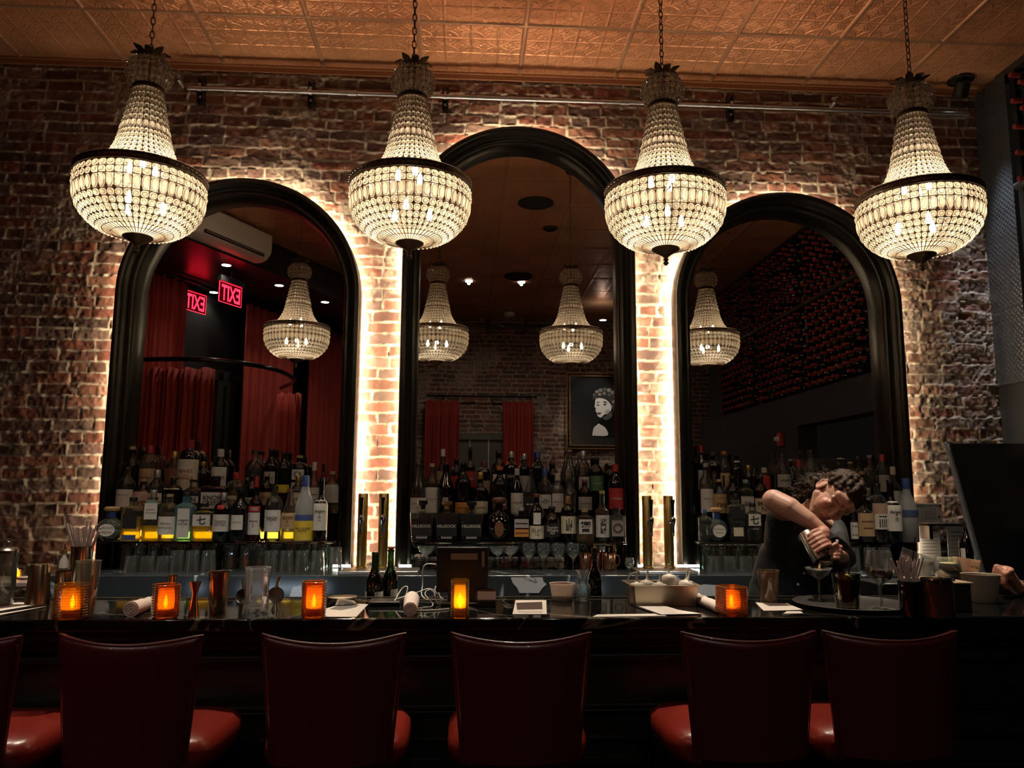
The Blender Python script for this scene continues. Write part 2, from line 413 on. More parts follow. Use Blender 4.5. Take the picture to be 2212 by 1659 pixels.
def mirror(x,top,label):
    zs=top-HW;t=thing('arched_mirror',label,'mirror',(x,0,CT),0,'arched mirrors on the brick wall')
    zs-=CT;z0=0.0
    sweep(FRP,zs,z0).build('frame',mat('black_frame_lacquer',(.05,.045,.036),.30,.7,.08,30),t,smooth=50)
    bk=MB();p=arch_pts(HW-.045,zs,z0,40);bk.prism(p,-.043,-.006);bk.build('backing_board',BLKM,t)
    mg=MB();p=arch_pts(HW-LIP+.004,zs,z0,48);mg.add([(a,MIRY-.006,b) for a,b in p],[tuple(range(len(p)))]);mg.build('mirror_glass',MIRM,t,smooth=0)
    sweep([(.058,-.0675),(.090,-.0675),(.090,-.0635),(.058,-.0635)],zs,z0).build('led_strip',LEDM,t,smooth=0)
mirror(-1.32,3.311,'tall arched black-framed mirror on the left, back-lit, reflecting red curtains')
mirror(.30,3.685,'tallest arched black-framed mirror in the middle, reflecting a framed portrait')
mirror(1.92,3.314,'arched black-framed mirror on the right, reflecting the wine rack')
# ================================================================ CHANDELIERS
BR=mat('aged_brass',(.10,.06,.032),.42,.7,.3,200)
WIRE=mat('brass_wire',(.16,.095,.045),.45,.6)
def bead_mat(name,col,trc):
    m=bpy.data.materials.new(name);m.use_nodes=True;nt=m.node_tree;nt.nodes.clear();o=nt.nodes.new('ShaderNodeOutputMaterial')
    t=nt.nodes.new('ShaderNodeBsdfTranslucent');t.inputs[0].default_value=(*col,1)
    tr=nt.nodes.new('ShaderNodeBsdfTransparent');tr.inputs[0].default_value=(.95,.9,.8,1)
    g=nt.nodes.new('ShaderNodeBsdfGlossy');g.inputs[1].default_value=.12
    a=nt.nodes.new('ShaderNodeMixShader');a.inputs[0].default_value=.46;nt.links.new(t.outputs[0],a.inputs[1]);nt.links.new(tr.outputs[0],a.inputs[2])
    b=nt.nodes.new('ShaderNodeMixShader');b.inputs[0].default_value=.12;nt.links.new(a.outputs[0],b.inputs[1]);nt.links.new(g.outputs[0],b.inputs[2])
    nt.links.new(b.outputs[0],o.inputs[0]);return m
BEAD=bead_mat('glass_bead',BEADC,(.95,.9,.8));BEAD2=bead_mat('glass_bead_rim',(.42,.34,.24),(.6,.55,.45));BULBM=emis('candle_bulb_glow',(1,.85,.62),BULB)
BOWL=[(.243,-.012),(.246,-.040),(.246,-.068),(.236,-.125),(.222,-.150),(.204,-.173),(.182,-.194),(.158,-.210),(.132,-.222)]
CONE1=[(.056,.378),(.061,.352),(.066,.326),(.071,.300),(.076,.274),(.081,.248),(.086,.222)]
CONE2=[(.094,.184),(.098,.162),(.104,.140),(.112,.118),(.122,.096),(.135,.074),(.151,.053),(.170,.034),(.192,.018)]
BALL=[(.05,.397),(.073,.412),(.086,.434),(.090,.457),(.086,.481),(.072,.503),(.045,.519)]
def wires(mb,prof,n,r=.0016,off=0):
    for i in range(n):
        t=2*PI*(i+off)/n;mb.tube([(a*math.cos(t),a*math.sin(t),z) for a,z in prof],r,4,cap=False)
    for a,z in prof: mb.tube([(a*math.cos(2*PI*i/48),a*math.sin(2*PI*i/48),z) for i in range(48)],r,4,closed=True)
def beads(mb,prof,n,long=()):
    for j in range(len(prof)-1):
        (r0,z0),(r1,z1)=prof[j],prof[j+1];rm=(r0+r1)/2;zm=(z0+z1)/2
        sl=Vector((r1-r0,0,z1-z0));H=sl.length*.46;wd=PI*rm/n*.93;sl.normalize();nr=Vector((sl.z,0,-sl.x))
        if nr.x<0:nr=-nr
        if abs(nr.x)<.2 and z1<z0: nr=Vector((abs(nr.x),0,-abs(nr.z)))
        for i in range(n):
            t=2*PI*(i+.5)/n;c,s=math.cos(t),math.sin(t);A=Vector((-s,c,0));B=Vector((sl.x*c,sl.x*s,sl.z));Nn=Vector((nr.x*c,nr.x*s,nr.z))
            o=Vector((rm*c,rm*s,zm));vs=[];k=8;fs=[];lg=j in long
            for (q,h) in((1,.15),(.80 if lg else .72,.35),(.66 if lg else .56,.75)):
                for e in range(k):
                    a=2*PI*(e+.5)/k;ca,sa=math.cos(a),math.sin(a)
                    if lg or q==1: m_=max(abs(ca),abs(sa));ca/=m_;sa/=m_
                    vs.append(tuple(o+A*(wd*q*ca)+B*(H*(q if not lg else (1 if q==1 else q+.14))*sa)+Nn*(h*min(wd,.007))))
            vs.append(tuple(o+Nn*min(wd,.008)))
            for e in range(k):
                e2=(e+1)%k;mb.add([],[]);fs.append((e,e2,k+e2,k+e));fs.append((2*k+e,2*k+e2,3*k))
            mb.add(vs,fs)
            n0=len(mb.v)-len(vs)
            for e in range(k):
                e2=(e+1)%k;mb.f.append([n0+q for q in (k+e,k+e2,2*k+e2,2*k+e)]);mb.mi.append(1)
def chandelier_meshes():
    P={}
    mb=MB();wires(mb,BOWL,48);wires(mb,[(.132,-.222),(.10,-.232),(.055,-.240)],48,.0014);P['bowl_wires']=(mb,WIRE)
    mb=MB();beads(mb,BOWL,48,long=(2,))
    for i in range(48):                         # fan of long glass prisms to the hub
        t0=2*PI*(i+.12)/48;t1=2*PI*(i+.88)/48
        mb.add([(.13*math.cos(t0),.13*math.sin(t0),-.222),(.13*math.cos(t1),.13*math.sin(t1),-.222),(.055*math.cos(t1),.055*math.sin(t1),-.241),(.055*math.cos(t0),.055*math.sin(t0),-.241)],[(0,1,2,3)])
    P['bowl_beads']=(mb,[BEAD,BEAD2])
    mb=MB();wires(mb,CONE1+[(.094,.184)],24);wires(mb,CONE2,36);P['cone_wires']=(mb,WIRE)
    mb=MB();beads(mb,CONE1,24);beads(mb,[(.086,.222),(.094,.184)],24,long=(0,));beads(mb,CONE2,36);P['cone_beads']=(mb,[BEAD,BEAD2])
    mb=MB();wires(mb,BALL,22);P['globe_wires']=(mb,WIRE)
    mb=MB();beads(mb,BALL,22);P['globe_beads']=(mb,[BEAD,BEAD2])
    mb=MB();mb.lathe([(.05,.374),(.062,.378),(.062,.386),(.055,.390),(.062,.394),(.058,.402),(.05,.402)],32);P['neck_collar']=(mb,BR)
    mb=MB();pr=[(.238,-.012),(.252,-.010),(.249,-.004),(.251,.004),(.249,.012),(.253,.018),(.248,.022),(.238,.021),(.238,-.012)];mb.lathe(pr,64,cap=False)
    for i in range(64):
        t=2*PI*i/64;mb.lathe([(0,-.004),(.005,0),(0,.004)],5,(.2515*math.cos(t),.2515*math.sin(t),.004))
    P['rim_band']=(mb,BR)
    mb=MB()
    for i in range(8):
        t=2*PI*i/8+.2;c,s=math.cos(t),math.sin(t)
        def q(r,z,wd):return [(r*c-wd*s,r*s+wd*c,z),(r*c+wd*s,r*s-wd*c,z)]
        pts=q(.012,.520,.006)+q(.035,.535,.017)+q(.056,.548,.015)+q(.078,.545+(.008 if i%2 else -.004),.003)
        top=[(a,b,z+.004) for a,b,z in pts]
        mb.add(pts+top,[(0,1,3,2),(2,3,5,4),(4,5,7,6),(8,10,11,9),(10,12,13,11),(12,14,15,13)]+[(0,2,10,8),(2,4,12,10),(4,6,14,12),(1,9,11,3),(3,11,13,5),(5,13,15,7),(6,7,15,14)])
    mb.lathe([(0,.51),(.014,.515),(.016,.54),(.008,.556),(0,.558)],12);P['leaf_crown']=(mb,BR)
    mb=MB();mb.lathe([(.058,-.238),(.058,-.244),(.05,-.25),(.036,-.258),(.02,-.268),(.009,-.276),(.008,-.284),(.012,-.288),(.007,-.292),(.008,-.296),(.013,-.301),(.006,-.31),(0,-.314)][::-1],24);P['finial']=(mb,BR)
    mb=MB();mb.tube([(0,0,-.24),(0,0,.515)],.006,8)
    for k in range(3):
        t=2*PI*k/3+.4;mb.tube([(0,0,-.15),(.05*math.cos(t),.05*math.sin(t),-.16),(.085*math.cos(t),.085*math.sin(t),-.13)],.004,6)
        t+=.5;mb.tube([(0,0,.02),(.03*math.cos(t),.03*math.sin(t),.01),(.055*math.cos(t),.055*math.sin(t),.03)],.004,6)
    P['inner_stem']=(mb,BR)
    return {k:v[0].mesh(k,v[1],smooth=(0 if 'bead' in k else 40)) for k,v in P.items()}
CHM=chandelier_meshes()
mb=MB();mb.lathe([(0,-.005),(.009,0),(.012,.016),(.008,.036),(.001,.05)],10);BULBMESH=mb.mesh('bulb',BULBM)
def chain_mesh(L):
    mb=MB();n=int(L/.030);
    for i in range(n):
        z=.556+i*(L/n)+.015;R=Matrix.Translation((0,0,z))@Matrix.Rotation(PI/2*(i%2)+.3,4,'Z')
        mb.tube([(.0085*math.cos(a),0,.0195*math.sin(a)) for a in [2*PI*k/10 for k in range(10)]],.0024,5,closed=True,M=R)
    mb.lathe([(0,L+.555),(.04,L+.556),(.035,L+.54),(0,L+.535)][::-1],20)
    return mb.mesh('chain',mat('rusty_chain',(.10,.045,.03),.5,.5))
CHAIN=None
def chandelier(x,label):
    global CHAIN
    z=2.747;t=thing('chandelier',label,'chandelier',(x,-1.544,z),0,'beaded basket chandeliers above the bar')
    for k,me in CHM.items():
        o=link(k,me,t)
        if 'beads' in k:o['kind']='stuff'
    if CHAIN is None: CHAIN=chain_mesh(CEIL-z-.565)
    link('chain',CHAIN,t)
    for k in range(3):
        a=2*PI*k/3+.4;link('bulb',BULBMESH,t,(.085*math.cos(a),.085*math.sin(a),-.128))
        a+=.5;link('bulb',BULBMESH,t,(.055*math.cos(a),.055*math.sin(a),.032))
    for (zz,pw) in((-.09,1.0),(.06,.55)):
        l=light('bulb_light','POINT',(0,0,zz),CHAND*pw,(1,.83,.60),.014,t)
        l.data.cycles.max_bounces=6
    return t
for x,l in ((-1.332,'leftmost beaded glass basket chandelier, hanging before the left arched mirror'),(-.244,'beaded glass chandelier, second from left, between left and middle mirrors'),(.821,'beaded glass chandelier, third from left, between middle and right mirrors'),(1.925,'rightmost beaded glass basket chandelier, nearest the wine wall')):
    chandelier(x,l)
# ================================================================ THINGS SEEN IN THE MIRRORS
def atW(u,v,off):
    q=ray(u,v);q=Vector((q.x,-q.y,q.z));c=Vector((CAMLOC.x,2*MIRY-CAMLOC.y,CAMLOC.z));o=P0+N*off
    t=(o-c).dot(N)/q.dot(N);P=c+q*t;return (P-P0).dot(D),P.z,P
def atZm(u,v,z): return refl(atZ(u,v,z))
WROT=math.atan2(D.y,D.x)
def wallthing(name,label,cat,s,off,z,group=None):
    return thing(name,label,cat,P0+D*s+N*off+Vector((0,0,z)),WROT+PI,group)   # local -y faces the room, +x runs towards the mirror
WHT=mat('white_plastic',(.92,.88,.80),.35)
# air conditioner on the soffit face
t=wallthing('air_conditioner','white wall-mounted air conditioner under the ceiling, shown in the left mirror','air conditioner',-.78,0,3.80)
pr=[(0,.0),(-.10,-.0),(-.16,.02),(-.205,.075),(-.215,.10),(-.215,.27),(-.20,.285),(0,.285)]
mb=MB();n=len(pr);vs=[(x,y,z) for x in(-.5,.5) for y,z in pr];mb.add(vs,[tuple(range(n))[::-1],tuple(range(n,2*n))]+[(i,(i+1)%n,(i+1)%n+n,i+n) for i in range(n)])
bevel(mb.build('casing',WHT,t,smooth=30),.006)
MB().box((0,-.19,.055),(.82,.012,.05),M=Matrix.Rotation(0,4,'X')).build('vent_slot',mat('vent_black',(.01,.01,.01),.6),t)
for z in(.045,.062): MB().box((0,-.2,z),(.8,.01,.003)).build('louvre',WHT,t)
# exit signs
REDM=emis('exit_red_glow',(1,.012,.03),8)
for i,(s,off,z) in enumerate(((-.21,-.35,3.42),(atW(422,650,-1.08)[0],-1.08,atW(422,674,-1.08)[1]))):
    t=wallthing('exit_sign',('red edge-lit exit sign below the air conditioner, shown in the left mirror','red edge-lit exit sign half hidden by curtain, shown in left mirror')[i],'exit sign',s,off,z,'exit signs')
    MB().box((0,0,.105),(.33,.006,.21)).build('panel',emis('exit_panel_glow',(.5,.004,.012),.12),t)
    f=MB();w_=.165
    for x in(-w_,w_):f.box((x,0,.105),(.004,.008,.21))
    for z_ in(.0,.21):f.box((0,0,z_),(.33,.008,.004))
    f.build('glowing_edge',REDM,t,smooth=0)
    lettering('EXIT',.28,.165,REDM,t,(0,-.005,.105),bold=.02,stretch=True)
    MB().box((0,0,.245),(.36,.06,.06)).build('housing',BLK,t)
    MB().tube([(0,0,.27),(0,0,(3.78-z))],.008,6).build('stem',BLK,t)
# downlights of the soffit and of the ceiling
DLW=emis('downlight_glow',(1,.96,.9),22)
mb=MB();mb.lathe([(.048,0),(.062,-.003),(.066,0)],24,cap=False);RING=mb.mesh('ring',BLKS);mb=MB();mb.lathe([(0,-.001),(.047,-.001)],20,cap=False);DISC=mb.mesh('lens',DLW)
for px,py,z,lab,pw in((489.6,573.7,3.78,'round recessed downlight nearest the exit sign, shown in the left mirror',6),(462.2,632.3,3.78,'recessed downlight between the two exit signs, shown in left mirror',4),(603.6,617.4,3.78,'recessed soffit downlight left of the reflected chandelier in left mirror',6),(702.4,653.4,3.78,'recessed soffit downlight right of the reflected chandelier in left mirror',6),(1013,609,CEIL-.01,'small ceiling spotlight beside the reflected chandelier, left in middle mirror',6),(1126,611,CEIL-.01,'small ceiling spotlight next to the black ceiling disc in middle mirror',6),(1302,692,3.86,'small ceiling spotlight near portrait, at right edge of middle mirror',8)):
    P=atZm(px,py,z);t=thing('downlight',lab,'light',P,0,'recessed downlights');link('ring',RING,t);link('lens',DISC,t)
    l=light('beam','SPOT',(0,0,-.02),pw*(3.2 if z>4 else 2.8),(1,.86,.70),.02,t,spot_size=(2.9 if z>4 else 2.0),spot_blend=.8)
# added ceiling downlights, out of view, to light the bottles and the bar
for i,xx in enumerate((-1.75,-.78,.28,1.36,2.35)):
    t=thing('downlight','added unseen ceiling downlight over the bar, outside the picture, %s from left'%('first','second','third','fourth','fifth')[i],'light',(xx,-1.22,CEIL-.008),0,'added downlights over the bar');link('ring',RING,t);link('lens',DISC,t)
    l=light('beam','SPOT',(0,0,-.02),DOWN,(1,.87,.70),.04,t,spot_size=.86,spot_blend=.7)
    l.rotation_euler=(-.06,0,0)
def ceil_disc(name,px,py,r,col,lab,cat,z=CEIL-.006,h=.02):
    P=atZm(px,py,z);t=thing(name,lab,cat,P);MB().lathe([(0,-h),(r*.8,-h),(r,-h*.4),(r,0)],32,cap=False).build('grille',col,t);MB().lathe([(r,-.003),(r*1.06,-.002),(r*1.06,0)],32,cap=False).build('rim',BLK,t)
ceil_disc('ceiling_speaker',1157,440,.155,BLKM,'large round black ceiling speaker shown high in the middle mirror','speaker')
ceil_disc('ceiling_speaker',1188,494,.072,BLKM,'small round black ceiling fitting below the big speaker in middle mirror','speaker')
ceil_disc('ceiling_speaker',1120,598,.17,BLKM,'round black ceiling speaker beside the spotlight in the middle mirror','speaker')
ceil_disc('smoke_detector',1100,676,.085,WHT,'white round smoke detector on ceiling near brick wall in middle mirror','smoke detector',h=.06)
# curtains
VEL=mat('red_velvet',(.30,.026,.015),.8,0,.1,300)
def curtain(name,A,B,z0,z1,waves,lab,amp=.035,flare=0,group='red velvet curtains'):
    A=Vector(A);B=Vector(B);L=(B-A).length;d=(B-A).normalized();n=Vector((-d.y,d.x,0));mb=MB();k=int(waves*12);vs=[];rows=10
    rnd=random.Random(int(abs(A.x*100)+waves));ph=[rnd.uniform(-.7,.7) for _ in range(int(waves)+3)]
    for j in range(rows+1):
        tz=j/rows;z=z1+(z0-z1)*tz
        for i in range(k+1):
            u=i/k;a=u*waves*2*PI+ph[int(u*waves)]*math.sin(u*waves*PI)**2
            sc=1+flare*tz;o=amp*(.6+.5*tz)*math.sin(a)+.012*math.sin(3.1*a+2*tz)
            zz=z-(.012*math.cos(a*1.0) if j==0 else 0)
            vs.append(tuple(A+d*(L*(.5+(u-.5)*sc))+n*o+Vector((0,0,zz))-Vector((0,0,A.z))))
    mb.add(vs,[(j*(k+1)+i,j*(k+1)+i+1,(j+1)*(k+1)+i+1,(j+1)*(k+1)+i) for j in range(rows) for i in range(k)])
    c=(A+B)/2;c.z=0
    o=link(name,None) if False else None
    me=mb.mesh(name,VEL,smooth=80);me.transform(Matrix.Translation(-Vector((c.x,c.y,z0))))
    o=link(name,me,None,(c.x,c.y,z0));m=o.modifiers.new('thick','SOLIDIFY');m.thickness=.004
    return tag(o,lab,'curtain',group)
def Wp(s,off): 
    p=P0+D*s+N*off;return Vector((p.x,p.y,0))
o9=-.95
sA=atW(300,600,o9)[0];sB=atW(410,600,o9)[0];sC=atW(531,700,o9)[0];sD=atW(640,700,o9)[0];sE=atW(668,760,o9)[0];sF=atW(752,760,o9)[0]
curtain('curtain',Wp(sA-.4,o9),Wp(sB,o9),.1,3.70,8,'tall red velvet curtain at the left edge inside the left mirror')
curtain('curtain',Wp(sC,o9),Wp(sD,o9),.1,3.70,6,'tall red velvet curtain hanging right of the exit sign in left mirror')
curtain('curtain',Wp(sE,o9),Wp(sF+.3,o9),.1,3.70,9,'tall red velvet curtain near right frame edge inside the left mirror')
t=thing('curtain_track','black curtain track with rings under the black soffit in left mirror','curtain rail',P0+N*o9+Vector((0,0,3.735)))
MB().tube([tuple(D*-4.0),tuple(D*4.0)],.014,8).build('rail',BLKS,t)
# curved vestibule rail with its own curtains
VZ=2.75
pts=[atZm(px,py,VZ) for px,py in((300,779),(316,777),(400,776),(470,779),(530,786),(580,795),(612,805),(632,817),(634,826),(608,838))]
c0=pts[3].copy();t=thing('curved_curtain_rail','thick curved black curtain rail shown in the left mirror','curtain rail',c0)
def smoothpts(P,n=4):
    out=[]
    for i in range(len(P)-1):
        p0=P[max(i-1,0)];p1=P[i];p2=P[i+1];p3=P[min(i+2,len(P)-1)]
        for k in range(n):
            u=k/n;out.append(.5*((2*p1)+(p2-p0)*u+(2*p0-5*p1+4*p2-p3)*u*u+(3*p1-p0-3*p2+p3)*u**3))
    out.append(P[-1]);return out
MB().tube([p-c0 for p in smoothpts(pts)],.024,12).build('rail',mat('glossy_black_tube',(.02,.018,.016),.15,.3),t)
a=atZm(318,800,2.66);b=atZm(466,800,2.66);curtain('curtain',(a.x,a.y,0),(b.x,b.y,0),.1,2.68,4,'red velvet curtain hung from the curved rail, left in the left mirror',amp=.024)
a=atZm(600,850,2.62);b=atZm(652,850,2.62);curtain('curtain',(a.x,a.y,0),(b.x,b.y,0),.1,2.62,3,'narrow red velvet curtain at the right end of the curved rail',amp=.02)
# back wall: pipe, rod, curtains, framed portrait
t=thing('sprinkler_pipe','dark pipe with brackets high on the far brick wall in middle mirror','pipe',(.75,-7.06,3.97))
MB().tube([(-.75,0,0),(.85,0,0)],.02,10).build('tube',BLKS,t)
for x in(-.45,.12): MB().box((x,-.05,0),(.05,.07,.18)).build('bracket',BLK,t)
t=thing('curtain_rod','thin black curtain rod on the far brick wall in middle mirror','curtain rail',(.25,-7.04,2.89))
MB().tube([(-.85,0,0),(.76,0,0)],.014,8).build('rod',BLKS,t);MB().lathe([(0,-.022),(.02,-.01),(.02,.01),(0,.022)],12).build('rod_end',BLKS,t,loc=(.77,0,0))
for x in(-.6,.7): MB().box((x,-.07,0),(.02,.14,.02)).build('bracket',BLKS,t)
curtain('curtain',(-.62,-7.05,0),(-.11,-7.05,0),.2,2.82,4,'red curtain left of the far window, shown low in the middle mirror')
curtain('curtain',(.53,-7.05,0),(.99,-7.05,0),.2,2.82,4,'red curtain right of the far window, shown low in the middle mirror')
f=MB();f.box((.21,-7.17,2.30),(.84,.08,.09));f.box((.21,-7.19,1.9),(.84,.03,.75));wn=struct(f.build('window_6',mat('grey_lintel',(.10,.10,.085),.6)))
for x in(.05,.33): MB().box((x,-7.165,1.9),(.02,.02,.7)).build('window_bar',mat('steel_bar',(.3,.3,.3),.3,.8),wn)
l=light('added_portrait_spot','SPOT',(1.95,-6.35,3.9),40,(1,.88,.74),.03,None,spot_size=.75,spot_blend=.6);l.rotation_euler=(Vector((1.9,-7.15,2.6))-l.location).to_track_quat('-Z','Y').to_euler()  # added spot that brightens the portrait, without a lamp body
t=thing('framed_portrait','large gold framed black and white portrait photograph on far wall','picture',(1.93,-7.15,2.137))
GOLD=mat('thin_gold_frame',(.36,.24,.10),.35,.8);W_,H_=.86,1.14
f=MB()
for a,b in((0,.012),(.045,.014)):
    for sx in(-1,1): f.box((sx*(W_/2-a),-.0+.01,H_/2),(b,.03,H_-2*a+b))
    for z in(a,H_-a): f.box((0,.01,z),(W_-2*a,.03,b))
f.build('gold_frame',GOLD,t,rot=(0,0,0))
# portrait: the picture faces the mirror wall (+y)
pic=MB().box((0,.0,H_/2),(W_-.1,.01,H_-.1)).build('photograph',mat('photo_dark',(.02,.023,.025),.12),t)
def pm(px,py,k):      # measured in the mirror image, laid onto the print
    P=refl(atY(px,py,2*MIRY+7.14));return (P.x-1.93,.006+.0008*k,P.z-2.137)
def patch(name,pts,k,m):
    pts=[Vector((p[0],p[1],0)) for p in pts]+[Vector((pts[0][0],pts[0][1],0))]
    sp=smoothpts(pts,3)[:-1];v=[pm(p.x,p.y,k) for p in sp];MB().add(v,[tuple(range(len(v)))]).build(name,m,pic,smooth=0)
g=lambda n,c:mat('print_'+n,(c,c,c*.97),.2)
patch('shoulders',[(1283,943),(1282,925),(1290,912),(1302,906),(1330,890),(1352,898),(1365,943)],1,g('black',.006))
patch('hair',[(1279,866),(1281,850),(1292,842),(1308,838),(1325,842),(1335,856),(1337,872),(1328,885),(1318,880),(1300,862),(1290,858)],2,g('hair',.05))
for i,(hx_,hy_,hr_) in enumerate(((1284,853,4),(1289,846,4),(1297,843,5),(1306,841,4.5),(1315,843,5),(1323,848,5),(1329,857,4.5),(1295,852,4),(1305,850,4.5),(1316,853,4),(1325,868,4),(1320,878,3.5),(1287,860,3))):
    patch('hair_curl',[(hx_+hr_*math.cos(a_*PI/4)*(.8+.25*(a_%2)),hy_+hr_*.8*math.sin(a_*PI/4)) for a_ in range(8)],3,g('curl%d'%(i%3),(.13,.30,.22)[i%3]*(1 if i<7 else .5)))
patch('face',[(1285,874),(1286,864),(1292,860),(1302,861),(1312,866),(1320,877),(1318,890),(1308,898),(1298,902),(1291,899),(1289,892),(1286,887),(1287,882),(1284,879)],4,g('face',.85))
patch('neck',[(1300,900),(1318,888),(1322,900),(1308,908)],4,g('neck',.10))
patch('brow',[(1287,871),(1291,868),(1296,870),(1291,870)],5,g('line',.05))
patch('brow_far',[(1301,869),(1307,867),(1312,871),(1306,870)],5,g('line',.05))
patch('eye',[(1288,875),(1292,874),(1295,875),(1291,877)],5,g('line',.05))
patch('eye_far',[(1302,874),(1306,872),(1310,874),(1306,876)],5,g('line',.05))
patch('lips',[(1289,893),(1293,891),(1299,892),(1294,896)],5,g('lip',.08))
patch('cheek_shade',[(1306,888),(1314,884),(1317,889),(1309,896)],5,g('shade',.5))
patch('hands',[(1279,941),(1282,925),(1289,918),(1293,915),(1298,918),(1308,925),(1312,941)],5,g('hands',.75))
# red fire alarm on the wine wall
t=thing('fire_alarm','red fire alarm with clear strobe on the black wine wall, in right mirror','fire alarm',(XR-.0,-3.50,1.98))
bevel(MB().box((-.02,0,.07),(.04,.10,.14)).build('red_box',mat('alarm_red',(.5,.04,.03),.4),t),.006);MB().lathe([(.03,0),(.03,.02),(.015,.045),(0,.05)],16,M=Matrix.Translation((-.04,0,.075))@Matrix.Rotation(-PI/2,4,'Y')).build('strobe',mat('strobe_lens',(.8,.8,.8),.1),t)
# ================================================================ PIPE AND SPOTLIGHT ON THE BRICK WALL
GALV=mat('galvanised_steel',(.46,.47,.50),.28,.9,.1,60)
p0=atY(405,190,-.095);p1=atY(2092,251,-.095)
t=thing('conduit_pipe','long galvanised steel pipe running along top of the brick wall','pipe',p0)
L=(p1.x-p0.x);MB().tube([(0,0,0),(L,0,0)],.0135,12).build('tube',GALV,t)
for px in(760,1350): MB().lathe([(.0135,-.03),(.0175,-.028),(.0175,.028),(.0135,.03)],14,M=Matrix.Translation((atY(px,215,-.095).x-p0.x,0,0))@Matrix.Rotation(PI/2,4,'Y')).build('coupling',GALV,t)
for px in(433,672,962,1577):
    x=atY(px,215,-.07).x-p0.x
    b=MB();b.box((x,.045,0),(.040,.012,.17));b.box((x-.017,.03,0),(.006,.035,.17));b.box((x+.017,.03,0),(.006,.035,.17));b.build('strut_channel',BLKS,t)
    b=MB();b.lathe([(.0145,-.010),(.018,-.010),(.018,.010),(.0145,.010)],14,M=Matrix.Translation((x,0,0))@Matrix.Rotation(PI/2,4,'Y'));b.build('clamp',GALV,t);MB().box((x,0,.024),(.018,.012,.016)).build('clamp_bolt',GALV,t);MB().box((x,.02,-.045),(.012,.01,.012)).build('channel_nut',GALV,t)
for px,d in((395,-1),(1790,1)):
    x=atY(px,215,-.095).x-p0.x;z=.03 if d>0 else .0
    b=MB();b.tube([(x,0,0),(x+.012*d,-.02,.018),(x+.02*d,-.04,.03)],.012,10);b.lathe([(0,0),(.01,.004),(.006,.014),(.022,.018),(0,.022)],12,c=(x+.02*d,-.042,.036));b.build('sprinkler_head',GALV,t)
P=atZ(2085,180,CEIL-.01);P=Vector((3.10,-.16,CEIL-.045))
t=thing('spotlight','black swivel spotlight at ceiling corner by the embossed tin column','spotlight',P)
MB().lathe([(0,.045),(.075,.045),(.078,.03),(.06,.02),(0,.02)][::-1],28).build('ceiling_base',BLKS,t)
R=Matrix.Translation((0,-.005,-.03))@Matrix.Rotation(.5,4,'X')
MB().lathe([(.036,-.05),(.045,-.045),(.045,.04),(.03,.055),(0,.055)],24,M=R,cap=False).build('lamp_head',BLKS,t)
b=MB()
for sx in(-.013,.013): b.lathe([(0,-.046),(.014,-.045),(.012,-.04)],14,c=(sx,0,0),M=R)
b.build('lens',emis('spot_lens',(1,.97,.9),3),t)
l=light('spot_beam','SPOT',P+Vector((-.01,-.07,-.10)),150,(.80,.88,1.0),.03,None,spot_size=.62,spot_blend=.8)
l.rotation_euler=(Vector((XR-.02,-.26,1.9))-l.location).to_track_quat('-Z','Y').to_euler()
# ================================================================ BACK BAR
def marble(name,base,vein,scale,rough,th=.5):
    m=mat(name,base,rough);nt=m.node_tree;b=nt.nodes['Principled BSDF'];tc=nt.nodes.new('ShaderNodeTexCoord')
    n=nt.nodes.new('ShaderNodeTexNoise');n.inputs['Scale'].default_value=scale;n.inputs['Detail'].default_value=5;n.inputs['Distortion'].default_value=1.2
    s=nt.nodes.new('ShaderNodeMath');s.operation='SUBTRACT';s.inputs[1].default_value=.5
    a=nt.nodes.new('ShaderNodeMath');a.operation='ABSOLUTE';r=nt.nodes.new('ShaderNodeValToRGB')
    r.color_ramp.elements[0].position=0;r.color_ramp.elements[0].color=(*vein,1);r.color_ramp.elements[1].position=.012*th*2;r.color_ramp.elements[1].color=(*base,1)
    nt.links.new(tc.outputs['Object'],n.inputs['Vector']);nt.links.new(n.outputs[0],s.inputs[0]);nt.links.new(s.outputs[0],a.inputs[0]);nt.links.new(a.outputs[0],r.inputs[0]);nt.links.new(r.outputs[0],b.inputs['Base Color']);return m
MARB=marble('black_marble',(.035,.042,.048),(.45,.48,.5),.9,.16,.28)
GRAN=marble('polished_black_bar_stone',(.006,.006,.006),(.14,.12,.09),1.1,.06,.3)
t=thing('back_bar_counter','black white-veined marble back bar counter under the arched mirrors','counter',(0.2,-.32,0))
bevel(MB().box((.36,0,CT-.06),(5.38,.60,.12)).build('marble_top',MARB,t),.004)
wp=MB();poly=[(1.10,CT-.004),(1.47,CT-.004),(1.50,CT-.05),(1.45,CT-.07),(1.41,CT-.115),(1.22,CT-.115),(1.19,CT-.08),(1.13,CT-.045)]
def inlay(px,pts):
    v=[atY(a,b,-.6215) for a,b in pts];MB().add([(p.x-.2,p.y+.32,p.z) for p in v],[tuple(range(len(v)))]).build('white_marble_patch',marble('white_marble',(.62,.64,.66),(.12,.13,.14),3.5,.2,.9),t,smooth=0)
inlay(0,[(1103,1247),(1172,1247),(1174,1256),(1181,1262),(1172,1270),(1164,1281),(1122,1281),(1117,1270),(1108,1260)])
inlay(0,[(1497,1288),(1503,1268),(1520,1262),(1548,1264),(1552,1288)])
inlay(0,[(625,1290),(632,1268),(650,1264),(654,1290)])
for x in(-1.6,-.19,1.22,2.36): 
    f=MB().box((x,.05,.47),(1.38,.48,.94)).build('cabinet',BLKS,t)
    for dx in(-.34,.34):
        d=bevel(MB().box((x+dx,-.20,.46),(.64,.02,.84)).build('door',mat('fridge_door',(.05,.055,.06),.25,.6),t),.004)
        MB().tube([(x+dx*1.75,-.225,.3),(x+dx*1.75,-.225,.66)],.008,8).build('handle',GALV,d)
